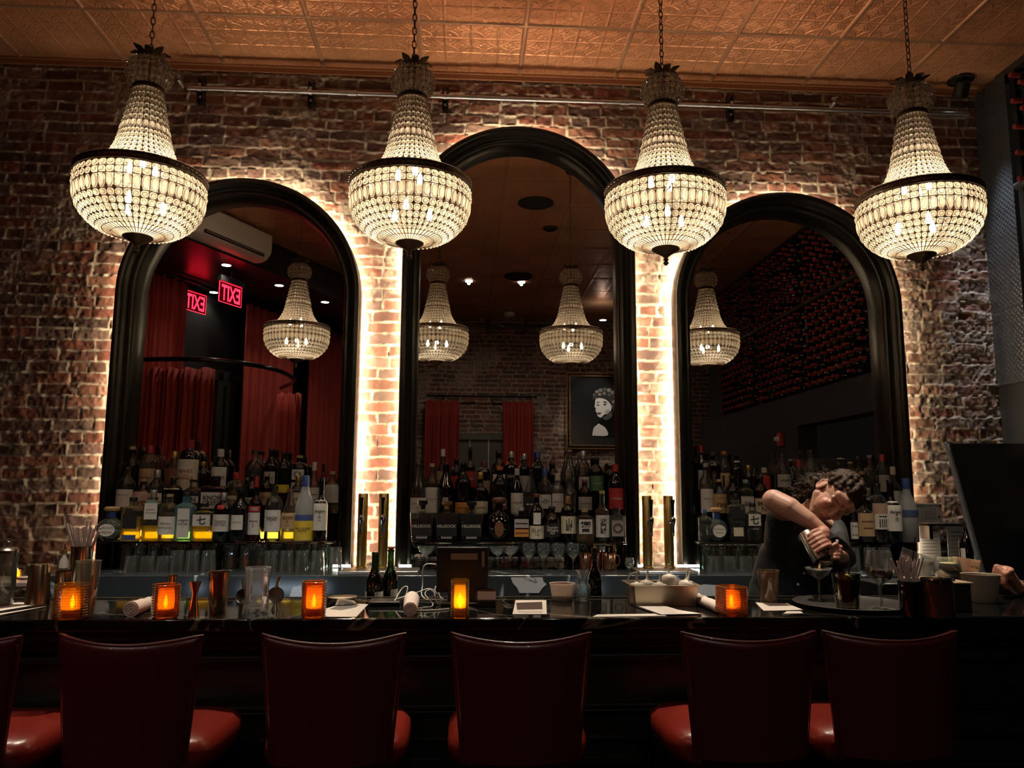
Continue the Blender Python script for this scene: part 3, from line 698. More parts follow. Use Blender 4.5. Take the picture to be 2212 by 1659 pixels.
SHG=glass('green_edged_shelf_glass',(.62,.78,.72),(.03,.12,.09),1)
SZ=1.228
def shelf(px0,px1,lab):
    a=atY(px0,1170,-.36).x;b=atY(px1,1170,-.36).x;c=(a+b)/2;w_=b-a
    t=thing('glass_shelf',lab,'shelf',(c,-.19,CT),0,'glass bottle shelves')
    bevel(MB().box((0,0,SZ-CT-.006),(w_,.34,.011)).build('shelf_board',SHG,t),.002,1)
    for x in(-w_/2+.01,0,w_/2-.01): MB().box((x,0,(SZ-CT-.012)/2),(.01,.30,SZ-CT-.0125)).build('glass_support',glass('support_glass',(.35,.5,.46),(.02,.09,.07)),t)
    for z0,y in((.145,-.02),(.255,.095)):
        MB().box((0,y,SZ-CT+z0/2),(w_-.06,.105,z0-.002)).build('bottle_step',glass('smoked_step',(.10,.10,.10),(.02,.02,.02),.6,.1),t)
    return a,b
S1=shelf(214,722,'green-edged glass bottle shelf before the left arched mirror')
S2=shelf(887,1355,'green-edged glass bottle shelf before the middle arched mirror')
S3=shelf(1510,1935,'green-edged glass bottle shelf before the right arched mirror')
# added cool lights under the bar, put in to brighten the counter
for a,b,pw,wh in((430,655,1.6,'left part, facing the marble counter'),(1290,1350,.5,'behind the carafe'),(1480,1560,.8,'behind the steel pan'),(300,330,.25,'far left'),(1860,1900,.4,'by the bartender')):
    x0=atY(a,1270,-.62).x;x1=atY(b,1270,-.62).x
    t=thing('added_under_bar_light','added slim cool white light under the bar, '+wh,'light',((x0+x1)/2,-1.385,.93),0,'added under-bar lights')
    MB().box((0,-.015,0),(x1-x0,.03,.03)).build('housing',BLKM,t)
    o=MB().box((0,.003,0),(x1-x0-.01,.004,.02)).build('diffuser',emis('added_cool_glow',(.62,.82,1.0),26*pw/(x1-x0)*.35),t)
# added amber strips hidden on the left shelf to make its bottles glow
for a,b,w_ in((262,472,'left half'),(540,650,'right half')):
    x0=atY(a,1165,-.26).x;x1=atY(b,1165,-.26).x
    t=thing('added_amber_strip','added hidden amber strip light behind the front bottles of the left shelf, '+w_,'light',((x0+x1)/2,-.262,SZ+.001),0,'added amber strip lights')
    MB().box((0,0,.004),(x1-x0,.006,.008)).build('housing',BLKS,t);MB().box((0,0,.026),(x1-x0,.004,.034)).build('diffuser',emis('added_amber_glow',(1,.62,.05),4.5),t)
# added light tubes standing in for LED glare beside the frames
for a,b,wh in((716,757,'right foot of the left mirror'),(861,890,'left foot of the middle mirror'),(1462,1500,'left foot of the right mirror'),(1378,1392,'right foot of the middle mirror')):
    A=atY(a,1240,-.235).x;B=atY(b,1240,-.235).x
    t=thing('added_glare_tube','added white light tube for glare on marble counter, '+wh,'light',((A+B)/2,-.235,CT),0,'added light tubes on the counter')
    MB().box((0,0,.002),(B-A,.014,.004)).build('base',BLKM,t);MB().box((0,0,.011),(B-A-.004,.010,.014)).build('diffuser',emis('added_tube_glow',(1,.93,.80),14),t)
# beer towers
BRS=mat('polished_brass_tower',(.55,.40,.13),.34,1)
CHR=mat('chrome',(.7,.7,.7),.08,1)
def tower(px,ptop,lab,side):
    P=atY(px,1225,-.47);T=atY(px,ptop,-.47);H=T.z-CT-.022
    t=thing('beer_tower',lab,'beer tap',(T.x,-.47,CT+.022),0,'brass beer towers')
    MB().lathe([(.030,0),(.030,.006),(.0255,.008),(.0255,H-.004),(.023,H),(0,H)],32).build('column',BRS,t)
    z=H-.135;hz=z
    b=MB();b.lathe([(.011,0),(.014,.005),(.014,.02),(.009,.022),(.009,.04)],16,M=Matrix.Translation((side*.008,-.024,hz))@Matrix.Rotation(PI/2,4,'X'));b.lathe([(0,0),(.006,.0),(.0075,.05),(.013,.07),(.015,.09),(.008,.1),(0,.1)],14,M=Matrix.Translation((side*.008,-.066,hz-.075)));b.build('faucet',CHR,t)
    MB().lathe([(.004,0),(.007,.01),(.009,.07),(.012,.088),(.010,.094),(0,.095)],12,M=Matrix.Translation((side*.008,-.066,hz+.022))).build('tap_handle',mat('black_handle',(.01,.01,.01),.15),t)
tower(785,1066,'brass beer tower left of the pair between left and middle mirrors',0)
tower(830,1066,'brass beer tower right of the pair between left and middle mirrors',0)
tower(1397,1071,'brass beer tower left of the pair between middle and right mirrors',.9)
tower(1443,1071,'brass beer tower right of the pair between middle and right mirrors',.9)
def driptray(px0,px1,lab):
    a=atY(px0,1243,-.5).x;b=atY(px1,1243,-.5).x;w_=b-a
    t=thing('drip_tray',lab,'drip tray',((a+b)/2,-.49,CT),0,'drip trays');m=mat('brushed_steel',(.55,.53,.48),.32,.9)
    bevel(MB().box((0,0,.009),(w_,.21,.018)).build('tray',m,t),.004)
    g=MB()
    for i in range(24): g.box((-w_/2+.02+(w_-.04)*i/23,0,.020),(.004,.18,.003))
    g.build('grate',m,t)
driptray(737,905,'steel drip tray under the brass towers near left mirror');driptray(1372,1497,'steel drip tray under the brass towers near right mirror')
# ================================================================ THE BAR
BZ=1.09
t=thing('bar_counter','long black bar with polished black stone top and panelled front','bar',(0,-1.8,0))
bevel(MB().box((0,-.005,BZ-.02),(7.0,.49,.04)).build('stone_top',GRAN,t),.006)
fr=MB()
fr.box((0,.0,.52),(6.96,.36,1.04));fr.box((0,-.20,BZ-.055),(6.98,.06,.03));fr.box((0,-.19,BZ-.085),(6.96,.03,.03))
fr.build('bar_front',BLKS,t)
mo=MB()
for z,h in((.955,.02),(.80,.012),(.785,.008),(.70,.012),(.63,.03),(.60,.012)): mo.box((0,-.188,z),(6.9,.02+.012*(h>.015),h))
bevel(mo.build('front_moulding',BLKS,t,smooth=0),.003)
for x in np.arange(-3.2,3.3,.8): MB().box((x,-.186,.42),(.06,.014,.34)).build('panel_stile',BLKS,t)
MB().tube([(-3.4,.235,BZ+.004),(3.4,.235,BZ+.004)],.003,6).build('beaded_edge',mat('dull_bead_edge',(.10,.08,.05),.4,.8),t)
MB().tube([(-3.4,-.235,.2),(3.4,-.235,.2)],.025,12).build('foot_rail',BRS,t)
# speed rail ledge behind the bar
t=thing('speed_rail','dark steel well ledge on the bartender side of the bar','shelf',(0,-1.455,.955));MB().box((0,0,-.01),(6.4,.17,.02)).build('ledge',mat('dark_well_steel',(.06,.06,.06),.3,.7),t);MB().box((0,.0,-.49),(6.4,.14,.93)).build('well_front',BLKM,t)
# ================================================================ STOOLS
LEA=mat('shaded_red_leather',(.075,.009,.011),.30,0,.12,120,coat=.15)  # same leather as the seats, weaker light on the backs put into its colour
LEAS=mat('lit_red_leather',(.19,.016,.009),.28,0,.1,120,coat=.2)
def stool_meshes():
    P={}
    # backrest: wider at the top, dipped top edge, curved in plan
    mb=MB();nx,nz=18,12;vs=[];rows=[]
    def pt(u,v,side):
        hw=.158+.030*v+.003*v*v;x=u*hw;ztop=.312-.020*(1-u*u);z=-.02+v*(ztop+.02)
        y=-.215-.012*v+.05*(u*u-.5)*.9;th=.026-.006*v
        e=max(0,(abs(u)-.93)/.07);e2=max(0,(v-.96)/.04);rd=math.sqrt(max(0,1-min(1,max(e,e2))**2*.75))
        return (x,y-.024+side*th*rd,z)
    for side in(-1,1):
        for j in range(nz+1):
            for i in range(nx+1):
                v=j/nz;v=1-(1-v)**1.6;u=math.sin((i/nx-.5)*PI*.98)/math.sin(PI*.49);vs.append(pt(u,v,side))
    k=(nx+1);S=(nz+1)*k;fs=[]
    for j in range(nz):
        for i in range(nx):
            a=j*k+i;fs.append((a,a+1,a+1+k,a+k));fs.append((S+a,S+a+k,S+a+1+k,S+a+1))
    for i in range(nx): fs.append((i,S+i,S+i+1,i+1));a=nz*k+i;fs.append((a,a+1,S+a+1,S+a))
    for j in range(nz): a=j*k;fs.append((a,a+k,S+a+k,S+a));a=j*k+nx;fs.append((a,S+a,S+a+k,a+k))
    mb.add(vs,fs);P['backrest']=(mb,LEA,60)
    mb=MB();path=[]
    for j in range(13):v=j/12;p=pt(-1,v,-1);path.append((p[0],p[1]+.004,p[2]))
    for i in range(1,19):u=-1+2*i/18;p=pt(u,1,-1);path.append((p[0],p[1]+.002,p[2]-.001))
    for j in range(1,13):v=1-j/12;p=pt(1,v,-1);path.append((p[0],p[1]+.004,p[2]))
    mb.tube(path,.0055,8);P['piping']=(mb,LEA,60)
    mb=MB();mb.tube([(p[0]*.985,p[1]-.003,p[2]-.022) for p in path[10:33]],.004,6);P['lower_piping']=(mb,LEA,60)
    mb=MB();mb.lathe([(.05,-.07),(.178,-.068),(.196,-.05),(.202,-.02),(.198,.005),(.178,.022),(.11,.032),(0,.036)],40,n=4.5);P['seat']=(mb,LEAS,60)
    mb=MB();mb.box((0,-.19,-.09),(.26,.02,.10));P['rear_apron']=(mb,LEA,0)
    mb=MB();mb.lathe([(.0,-.11),(.12,-.11),(.12,-.07)],24);P['swivel_plate']=(mb,BLKM,30)
    return {k:v[0].mesh(k,v[1],v[2]) for k,v in P.items()}
STM=stool_meshes()
mb=MB();mb.tube([(0,0,0),(.03,-.03,-.71)],[.022,.017],8);LEGM=mb.mesh('leg',BLKM)
def stool(px,rot,lab):
    P=atY(px,1400,-2.46+.24);R=rot;x=atY(px,1400,-2.44).x
    sx=x+.225*-math.sin(R)*1;sy=-2.44+.225*math.cos(R)
    t=thing('bar_stool',lab,'bar stool',(sx,sy,.80),R,'red leather bar stools along the bar')
    for k,me in STM.items(): link(k,me,t)
    for a,b in((-1,-1),(1,-1),(-1,1),(1,1)):
        o=link('leg',LEGM,t,(a*.15,b*.15,-.088),(0,0,math.atan2(b,a)+PI/4*(1) ))
    f=MB();
    for i in range(4):
        a0=[(-.175,-.175),(.175,-.175),(.175,.175),(-.175,.175)];p=a0[i];q=a0[(i+1)%4];f.tube([(p[0],p[1],-.52),(q[0],q[1],-.52)],.009,6)
    f.build('foot_ring',BLKM,t)
stool(-110,-.04,'red leather bar stool cut off at the left edge of the picture')
stool(285,-.05,'red leather bar stool, first full one from left, its seat showing at right')
stool(722,.02,'red leather bar stool in front of the beer towers left of centre')
stool(1125,0,'red leather bar stool squarely facing the bar at the middle mirror')
stool(1615,.03,'red leather bar stool left of the two standing close together')
stool(1920,-.02,'rightmost red leather bar stool, in front of the round tray')
# ================================================================ BOTTLES
GL={'clear':glass('clear_glass',(.90,.93,.90),(.30,.33,.31),body=.02),'green':glass('green_bottle_glass',(.06,.16,.04),(.01,.03,.01)),'dgreen':glass('dark_green_glass',(.015,.05,.025),(.004,.01,.006)),
 'dark':glass('near_black_glass',(.03,.018,.012),(.006,.004,.003)),'amber':glass('amber_glass',(.30,.11,.03),(.08,.025,.008)),'blue':glass('pale_blue_glass',(.40,.72,.84),(.05,.22,.32),body=.15),
 'red':glass('red_liquid_glass',(.38,.03,.02),(.10,.006,.005)),'frost':glass('frosted_glass',(.62,.64,.63),(.3,.3,.3),.8,.35,body=.5),'aqua':glass('aqua_glass',(.75,.90,.92),(.14,.30,.34),body=.05),
 'black':mat('black_bottle',(.006,.006,.007),.12,coat=.4),'smoke':glass('smoky_glass',(.35,.33,.30),(.08,.07,.06))}
LQ={'y':glass('golden_spirit_and_glow',(.92,.74,.10),(.75,.50,.03),.4,body=.35),'a':glass('amber_spirit',(.55,.22,.05),(.25,.08,.015),.4,body=.15),'r':glass('dark_spirit',(.20,.05,.02),(.06,.012,.006),.4,body=.04),  # golden tone also stands in for yellow candle glints in the bottles
 'c':glass('clear_spirit',(.90,.93,.92),(.6,.64,.62),.5),'p':glass('pale_gold_spirit',(.90,.80,.50),(.6,.5,.2),.4,body=.2)}
CC={'blk':(.012,.012,.012),'cork':(.42,.30,.16),'wood':(.55,.33,.16),'red':(.42,.03,.025),'gold':(.45,.28,.09),'white':(.62,.58,.50),'silver':(.5,.5,.48),'blue':(.05,.10,.32),'orange':(.60,.16,.03),'purple':(.16,.04,.08),'grey':(.35,.33,.32),'brown':(.16,.07,.04),'tan':(.50,.38,.22),'teal':(.30,.46,.40)}
LC={'w':(.88,.84,.74),'cr':(.84,.74,.52),'bk':(.02,.02,.02),'rd':(.62,.05,.04),'or':(.75,.32,.07),'yl':(.90,.66,.06),'gn':(.10,.22,.08),'tn':(.62,.42,.22),'gr':(.5,.48,.43),'bl':(.08,.12,.30),'pk':(.62,.40,.30),'br':(.20,.08,.04),'te':(.25,.42,.38)}
INK={'k':mat('ink_black',(.02,.018,.016),.6),'w':mat('ink_cream',(.7,.66,.56),.6),'g':mat('ink_gold',(.4,.28,.1),.4,.5),'r':mat('ink_red',(.45,.03,.03),.6),'b':mat('ink_brown',(.16,.07,.03),.6),'t':mat('ink_grey',(.26,.24,.22),.6)}
def capm(c):return mat('cap_'+c,CC[c],.4 if c not in('silver','gold') else .3,0 if c not in('silver','gold') else .7)
def labm(c):return mat('label_paper_'+c,LC[c],.6,0,0,var=0)
# outlines: (radius share of half width, height share), superellipse power
SH={'std':([(.92,0),(1,.02),(1,.60),(.93,.66),(.72,.72),(.46,.77),(.38,.82),(.38,.94)],2),
 'bell':([(.88,0),(.95,.02),(.97,.40),(1,.56),(.9,.63),(.62,.70),(.42,.77),(.36,.84),(.36,.94)],2),
 'wine':([(.92,0),(1,.02),(1,.60),(.92,.66),(.62,.73),(.42,.79),(.38,.84),(.38,.97)],2),
 'burg':([(.92,0),(1,.02),(1,.46),(.86,.56),(.60,.68),(.42,.78),(.36,.85),(.36,.97)],2),
 'round':([(.92,0),(1,.02),(1,.62),(.96,.69),(.84,.75),(.62,.79),(.38,.81),(.34,.85),(.34,.95)],2),
 'tall':([(.92,0),(1,.015),(1,.56),(.9,.61),(.62,.65),(.40,.69),(.36,.76),(.36,.95)],2),
 'sq':([(.94,0),(1,.02),(1,.66),(.92,.71),(.6,.75),(.38,.77),(.36,.82),(.36,.92)],6),
 'sqs':([(.94,0),(1,.02),(1,.70),(.95,.75),(.5,.79),(.36,.80),(.34,.86),(.34,.92)],7),
 'tri':([(.94,0),(1,.02),(1,.42),(.35,.78),(.30,.84),(.30,.94)],4),
 'dec':([(.80,0),(.84,.03),(1,.66),(.98,.70),(.35,.715),(.28,.73),(.28,.80)],7),
 'ball':([(.30,0),(.55,.02),(.85,.13),(1,.31),(.96,.43),(.74,.56),(.45,.63),(.34,.67),(.32,.84)],2),
 'slim':([(.92,0),(1,.015),(1,.50),(.80,.62),(.45,.76),(.36,.84),(.36,.95)],2)}
ORD=['first','second','third','fourth','fifth','sixth','seventh','eighth','ninth','tenth','eleventh','twelfth','thirteenth','fourteenth','fifteenth','sixteenth']
ROWY={0:-.315,1:-.195,2:-.108}
ROWZ={0:SZ,1:SZ+.145,2:SZ+.255}
def bottle(cx,top,w,row,shape,gl,cap,lab=None,liq=None,level=.5,desc='',where='',group=None,Y=None,Z=None,name='bottle',cat='bottle',pour=0):
    Y=ROWY[row] if Y is None else Y;Z=ROWZ[row] if Z is None else Z
    B=atY(cx,top,Y);H=B.z-Z;ppm=F/((CAMLOC-B).length*.985);hw=w/2/ppm
    t=thing(name,(desc+where),cat,(B.x,Y,Z),0,group)
    pf,n=SH[shape];prof=[(r*hw,z*H) for r,z in pf];seg=32
    mb=MB()
    if shape=='ball':                      # flattened round flask with facets
        mb.lathe([(0,.002)]+prof,28,asp=.72)
    else: mb.lathe([(0,.002)]+prof,seg,n=n,asp=1 if n==2 else .62)
    mb.build('glass_body',GL[gl],t,smooth=50)
    top_r,top_z=prof[-1];asp=1 if n==2 else .62
    cb=MB();ch=H-top_z
    if shape=='ball': ch=H-top_z;cb.lathe([(top_r*.8,top_z),(top_r*1.25,top_z+ch*.12),(top_r*1.7,top_z+ch*.3),(top_r*1.75,top_z+ch*.7),(top_r*1.2,H),(0,H)],18)
    elif shape=='dec': cb.lathe([(top_r*.8,top_z-.003),(top_r*.9,top_z+ch*.4),(top_r*1.5,top_z+ch*.55),(top_r*1.55,H-.001),(0,H)],18)
    else:
        z0=top_z-H*.0;r=top_r*1.12;lo=top_z-(H*.12 if cap in('red','blue','white','silver','purple','gold') and shape in('wine','burg','tall','std','bell','slim','round') else .004)
        cb.lathe([(r,lo),(r,H-.003),(r*.9,H),(0,H)],18)
        if pour: cb.tube([(0,0,H-.001),(0,0,H+.02),(.012,0,H+.035)],.0035,6)
    cb.build('cap',capm(cap),t)
    if shape=='ball' and cap=='wood': MB().lathe([(top_r*1.06,H*.66),(top_r*1.06,top_z)],18,cap=False).build('neck_band',capm('blue'),t)
    if liq and gl!='black':
        lp=[(max(r-.0022,.001),max(z,.004)) for r,z in prof if z/H<=level]
        for (r0,z0),(r1,z1) in zip(prof,prof[1:]):
            if z0/H<=level<z1/H: u=(level*H-z0)/(z1-z0);lp.append((r0+(r1-r0)*u-.0022,level*H))
        MB().lathe([(0,.004)]+lp+[(0,lp[-1][1])],seg,n=n,asp=(.72 if shape=='ball' else asp)).build('liquid',LQ[liq],t,smooth=50)
    if lab:
        for q in (lab if isinstance(lab,list) else [lab]):
            col,a,b,txt,ink=q[:5];wf=q[5] if len(q)>5 else .80
            za,zb=a*H,b*H;m=labm(col)
            def rad(z):
                for (r0,z0),(r1,z1) in zip(prof,prof[1:]):
                    if z0<=z<=z1:return r0+(r1-r0)*(z-z0)/max(z1-z0,1e-6)
                return prof[-1][0]
            lm=MB()
            if n==2 and shape!='ball':
                R=rad((za+zb)/2)+.0009;ang=1.25*wf
                lm.lathe([(rad(za+(zb-za)*q_/6)+.0020,za+(zb-za)*q_/6) for q_ in range(7)],24,a0=-PI/2-ang,a1=-PI/2+ang,cap=False)
                lo=lm.build('label',m,t);tw=2*R*math.sin(min(ang*.72,1.1));front=None
            else:
                R=None;fy=-(hw*.72 if shape=='ball' else max(rad(za),rad(zb))*asp)-.0012
                lw=rad((za+zb)/2)*wf
                if shape=='ball': pts=[(lw*.75*math.cos(u*PI/12)*.98,(za+zb)/2+(zb-za)/2*math.sin(u*PI/12)) for u in range(24)]
                else: pts=[(-lw,za),(lw,za),(lw,zb),(-lw,zb)]
                lm.prism(pts,fy-.0008,fy);lo=lm.build('label',m,t);tw=lw*1.7 if shape!='ball' else lw*1.25;front=fy-.0010
            if txt:
                hh=(zb-za)*.74
                if R: lettering(txt,tw,hh,INK[ink],lo,(0,0,(za+zb)/2),R=R+.0016)
                else: lettering(txt,tw,hh,INK[ink],lo,(0,front,(za+zb)/2))
    return t
def rowset(name,rows,group):
    for r,items in rows.items():
        for i,it in enumerate(items):
            rn={0:'front row',1:'middle row',2:'back row'}[r]
            it=dict(it);it['where']=', %s from left in %s of %s shelf'%(ORD[i],rn,name)
            bottle(row=r,group=group,**it)
def b(cx,top,w,shape,gl,cap,lab=None,liq=None,level=.5,desc='',**k):
    d=dict(cx=cx,top=top,w=w,shape=shape,gl=gl,cap=cap,lab=lab,liq=liq,level=level,desc=desc);d.update(k);return d
rowset('left',{0:[
 b(243,1094,53,'ball','aqua','wood',('w',.14,.50,'DON JULIO\n\nTEQUILA','t',.8),'c',.5,desc='round clear flask with wooden ball stopper'),
 b(289,1074,38,'sqs','clear','blk',[('bk',.28,.62,'','k',.7),('bl',.02,.14,'','k',.7)],'y',.55,desc='square tequila bottle with black seal'),
 b(333,1058,33,'sqs','clear','silver',[('w',.42,.74,'BLANCO\n\n100% AGAVE','t',.75),('te',.74,.80,'','k',.75),('bk',.30,.36,'','k',.8)],'y',.30,desc='clear bottle with white and teal label'),
 b(368,1067,37,'round','clear','cork',('w',.14,.52,'MEZCAL\n\nARTESANAL','t',.95),'p',.6,desc='clear bottle with broad cream label'),
 b(404,1062,38,'sq','blue','blk',[('w',.07,.66,'LONDON\nO\nDRY GIN\n-----','k',.62)],None,desc='tall pale blue gin bottle'),
 b(442,1087,46,'sqs','clear','blk',('w',.40,.70,'七','k',.75),'y',.40,desc='squat square bottle with white label'),
 b(484,1064,38,'round','dgreen','silver',[('w',.20,.55,'Tanqueray\nLONDON\nDRY GIN','t',.75),('rd',.66,.74,'','k',.3)],None,desc='dark green gin bottle with silver cap'),
 b(521,1056,42,'std','black','blk',('w',.22,.50,'HENDRICKS','t',.45),desc='stout black apothecary gin bottle'),
 b(555,1029,27,'tall','amber','red',[('w',.10,.44,'Amaro\n~\nS','b',.8),('rd',.45,.54,'1905','w',.8)],'r',.6,desc='red-necked amaro with white label'),
 b(594,1049,36,'round','clear','blk',[('w',.18,.56,'Ketel One\nVODKA\n----\n---','k',.85)],'c',.6,desc='clear vodka bottle, round shoulders'),
 b(628,1056,34,'slim','clear','brown',('tn',.24,.54,'ROXY\no\n----','b',.85),'p',.5,desc='slim clear bottle with tan label'),
 b(661,1027,40,'slim','frost','blue',[('yl',.02,.31,'GREY GOOSE\nVODKA\n---','b',1.1),('bl',.31,.40,'','k',1.1)],None,desc='frosted blue-capped vodka with yellow base'),
 b(696,1031,31,'tall','black','blk',('w',.17,.64,'Amaro\n*\n/|\\\n---','k',.85),desc='black amaro bottle with white flower label')],
 1:[b(276,1008,34,'std','clear','blk',('w',.12,.50,'APERITIVO\n----\n-----\n----','t',.9),'c',.5,desc='clear bottle with tall cream label'),
 b(311,1034,36,'bell','amber','tan',('pk',.05,.62,'----\nrye','b',.9),'a',.6,desc='bulbous amber bottle with pinkish label'),
 b(341,1015,32,'std','clear','silver',('w',.2,.45,'RHUM','k',.8),'y',.3,desc='clear rum bottle'),
 b(376,1032,36,'round','dark','blk',('cr',.66,.70,'WHISTLE','k',.8),None,desc='dark round-shouldered whiskey bottle'),
 b(420,1036,42,'std','clear','blk',('gr',.3,.5,'GIN','k',.6),'c',.5,desc='clear gin bottle with black tag'),
 b(466,1029,52,'sq','amber','blk',('w',.12,.56,'KNOB\nCREEK','k',.85),'a',.6,desc='wide amber flask with bold white label'),
 b(512,1020,36,'round','clear','red',('cr',.12,.42,"Maker's\nMark",'b',.9),'y',.55,desc='bourbon with dripping red cap'),
 b(545,1025,30,'std','dark','blk',('w',.2,.4,'Four\nRoses','t',.8),None,desc='dark bourbon bottle with pale label'),
 b(577,1022,27,'std','amber','cork',('tn',.2,.52,'RYE','b',.8),'a',.6,desc='small amber rye bottle'),
 b(645,1028,30,'std','clear','gold',('cr',.2,.55,'CORN','b',.8),'a',.6,desc='small golden whiskey bottle'),
 b(680,998,24,'tall','clear','white',('w',.12,.5,'----\n---','t',.9),'a',.35,desc='clear bottle with long white neck'),
 b(719,1018,30,'std','clear','cork',('gr',.25,.68,'','k',.95),'y',.2,desc='clear bottle with grey label')],
 2:[b(287,964,32,'bell','smoke','cork',None,'p',.5,desc='ribbed decanter with cork'),
 b(325,962,34,'round','clear','red',('tn',.1,.5,'BARCELO','b',.9),'p',.4,desc='clear rum bottle with red cap'),
 b(378,975,34,'std','clear','gold',('br',.12,.58,'RUM','g',.9),'a',.3,desc='brown-labelled rum with gold cap'),
 b(412,950,43,'round','dgreen','red',('cr',.04,.62,'FERNET\n-----\nBRANCA','r',1.0),None,desc='large green bottle with red cap'),
 b(440,997,24,'wine','dark','gold',None,None,desc='small dark bottle with gold top'),
 b(478,970,32,'std','amber','white',('w',.1,.58,'IRISH','b',.9),'r',.6,desc='whiskey bottle with cream cap'),
 b(552,973,36,'std','clear','blk',('bk',.0,.56,'MEZCAL\n(( ))','w',1.0),'r',.5,desc='tall bottle with black label'),
 b(587,970,28,'wine','dgreen','blk',('gr',.2,.48,'VERMOUTH','k',.7),None,desc='green vermouth bottle with white neck ring'),
 b(615,977,32,'wine','black','blk',('yl',.0,.2,'','k',.8),desc='black bottle with gold neck ring'),
 b(648,984,36,'round','amber','cork',[('w',.35,.62,'o','t',.6),('w',.0,.28,'XO','t',.6)],'a',.6,desc='cognac bottle with arched cream label')]},'bottles on the left glass shelf')
rowset('middle',{0:[
 b(913,1081,52,'dec','clear','blk',[('bk',.14,.44,'','k',.90),('w',.08,.16,'---','t',.5)],'r',.55,desc='squat square whiskey decanter, leftmost'),
 b(966,1082,52,'dec','clear','gold',[('bk',.14,.44,'','k',.90),('w',.08,.16,'---','t',.5)],'r',.55,desc='squat square whiskey decanter, middle one'),
 b(1019,1083,52,'dec','clear','blk',[('bk',.14,.44,'','k',.90),('w',.08,.16,'---','t',.5)],'r',.55,desc='squat square whiskey decanter, right one'),
 b(1078,1074,56,'ball','dark','brown',('br',.12,.46,'XO','g',.5),None,desc='fluted round black cognac decanter'),
 b(1126,1096,34,'sqs','dark','grey',[('gr',.4,.66,'----','k',.9),('or',.14,.36,'----','b',.9)],None,desc='squat bottle with orange label'),
 b(1159,1066,32,'std','dark','brown',[('cr',.06,.33,'ISLAY\n16','t',.95),('w',.36,.60,'','k',.4)],None,desc='dark single malt with cream label'),
 b(1192,1094,36,'std','dark','blk',('bk',.14,.52,'Founder\nWhiskey\nNY','w',.95),None,desc='round whiskey bottle with black label'),
 b(1227,1072,33,'round','dark','gold',('cr',.18,.56,'山\n崎','k',.95),None,desc='dark whisky with cream brush-lettered label'),
 b(1263,1099,40,'sqs','clear','cork',('w',.24,.68,'響','k',.72),'p',.5,desc='square whisky bottle, white brush-lettered label'),
 b(1300,1060,30,'tall','clear','cork',('w',.09,.52,'波\n門\n崎','k',.95),'a',.6,desc='slim amber whisky with tall white label'),
 b(1332,1096,36,'sqs','clear','blk',('gr',.16,.62,'O','b',.7),'r',.16,desc='square flask with framed label')],
 1:[b(905,1003,34,'burg','clear','blk',('w',.02,.32,'cognac\n----','t',.95),'r',.42,desc='bell-shouldered cognac with white label'),
 b(934,1001,28,'std','clear','cork',('w',.02,.52,'MACALLAN\n12','t',.95),'a',.6,desc='angular malt whisky with white label'),
 b(964,1000,38,'burg','dgreen','blk',('gr',.24,.32,'','k',.25),None,desc='dark green burgundy-shaped bottle with seal'),
 b(1001,999,34,'wine','black','blk',('or',.0,.22,'COGNAC','b',.95),desc='black bottle with orange label'),
 b(1038,1020,34,'tall','dark','gold',('cr',.0,.30,'Chartreuse','b',.95),None,desc='bottle with gold cap and yellow label'),
 b(1080,1008,34,'std','black','orange',('br',.1,.3,'---','w',.9),desc='black bottle with orange pourer',pour=1),
 b(1117,1012,28,'burg','green','white',('w',.0,.46,'LAPHROAIG\n10','k',.95),None,desc='green malt whisky with white label'),
 b(1147,1014,32,'tri','clear','blk',('bk',.05,.38,'---','w',.8),'a',.4,desc='triangular bottle with slanted shoulders'),
 b(1177,1011,28,'std','clear','blue',('w',.12,.42,'THE\nGLENLIVET\n12','k',.95),'r',.5,desc='malt whisky with white label numbered 12'),
 b(1204,1022,28,'std','clear','white',('w',.05,.5,'SINGLE\n---','t',.8),'p',.7,desc='clear bottle with white cap'),
 b(1231,1033,30,'bell','clear','blk',None,'c',.3,desc='clear bell-shaped bottle'),
 b(1263,1036,30,'std','amber','brown',('gr',.12,.5,'WOODFORD','k',.95),'a',.6,desc='amber whiskey with oval grey label'),
 b(1329,1003,32,'wine','dark','red',('rd',.10,.52,'CYNAR','w',.95),None,desc='dark aperitif with pointed red label')],
 2:[b(957,970,24,'tall','clear','white',('tn',.1,.5,'---','b',.9),'r',.3,desc='rum bottle with tall white cap'),
 b(986,991,25,'std','black','blk',('rd',.15,.5,'PORT','b',.9),desc='black port bottle with red label'),
 b(1016,966,22,'tall','red','blk',('rd',.15,.48,'ROSSO','w',.9),None,desc='red vermouth with black cap'),
 b(1045,996,28,'round','dark','purple',('tn',.0,.4,'AMARO','b',.9),None,desc='amaro with purple cap'),
 b(1078,973,30,'std','black','blk',('w',.1,.45,'----','r',.85),desc='tall black bottle with white label'),
 b(1105,975,26,'wine','dgreen','silver',('bk',.35,.48,'DRAM','w',.9),None,desc='green bottle with silver foil'),
 b(1133,980,25,'wine','dgreen','silver',('gr',.05,.45,'','k',.9),None,desc='green wine-style bottle, silver foil'),
 b(1162,976,26,'wine','black','blue',None,desc='black bottle with bright blue foil'),
 b(1195,1000,22,'std','black','blk',('gr',.1,.3,'','k',.8),desc='black bottle with pourer',pour=1),
 b(1230,972,28,'burg','clear','grey',None,'c',.3,desc='tall clear grappa bottle'),
 b(1260,974,28,'std','clear','silver',('gr',.05,.4,'','k',.7),'c',.6,desc='clear bottle with embossed shoulders'),
 b(1288,988,30,'std','green','blk',('gn',.1,.5,'CHARTREUSE','w',.9),None,desc='green liqueur bottle with green label'),
 b(1318,1000,20,'std','green','cork',None,None,desc='small olive green bottle')]},'bottles on the middle glass shelf')
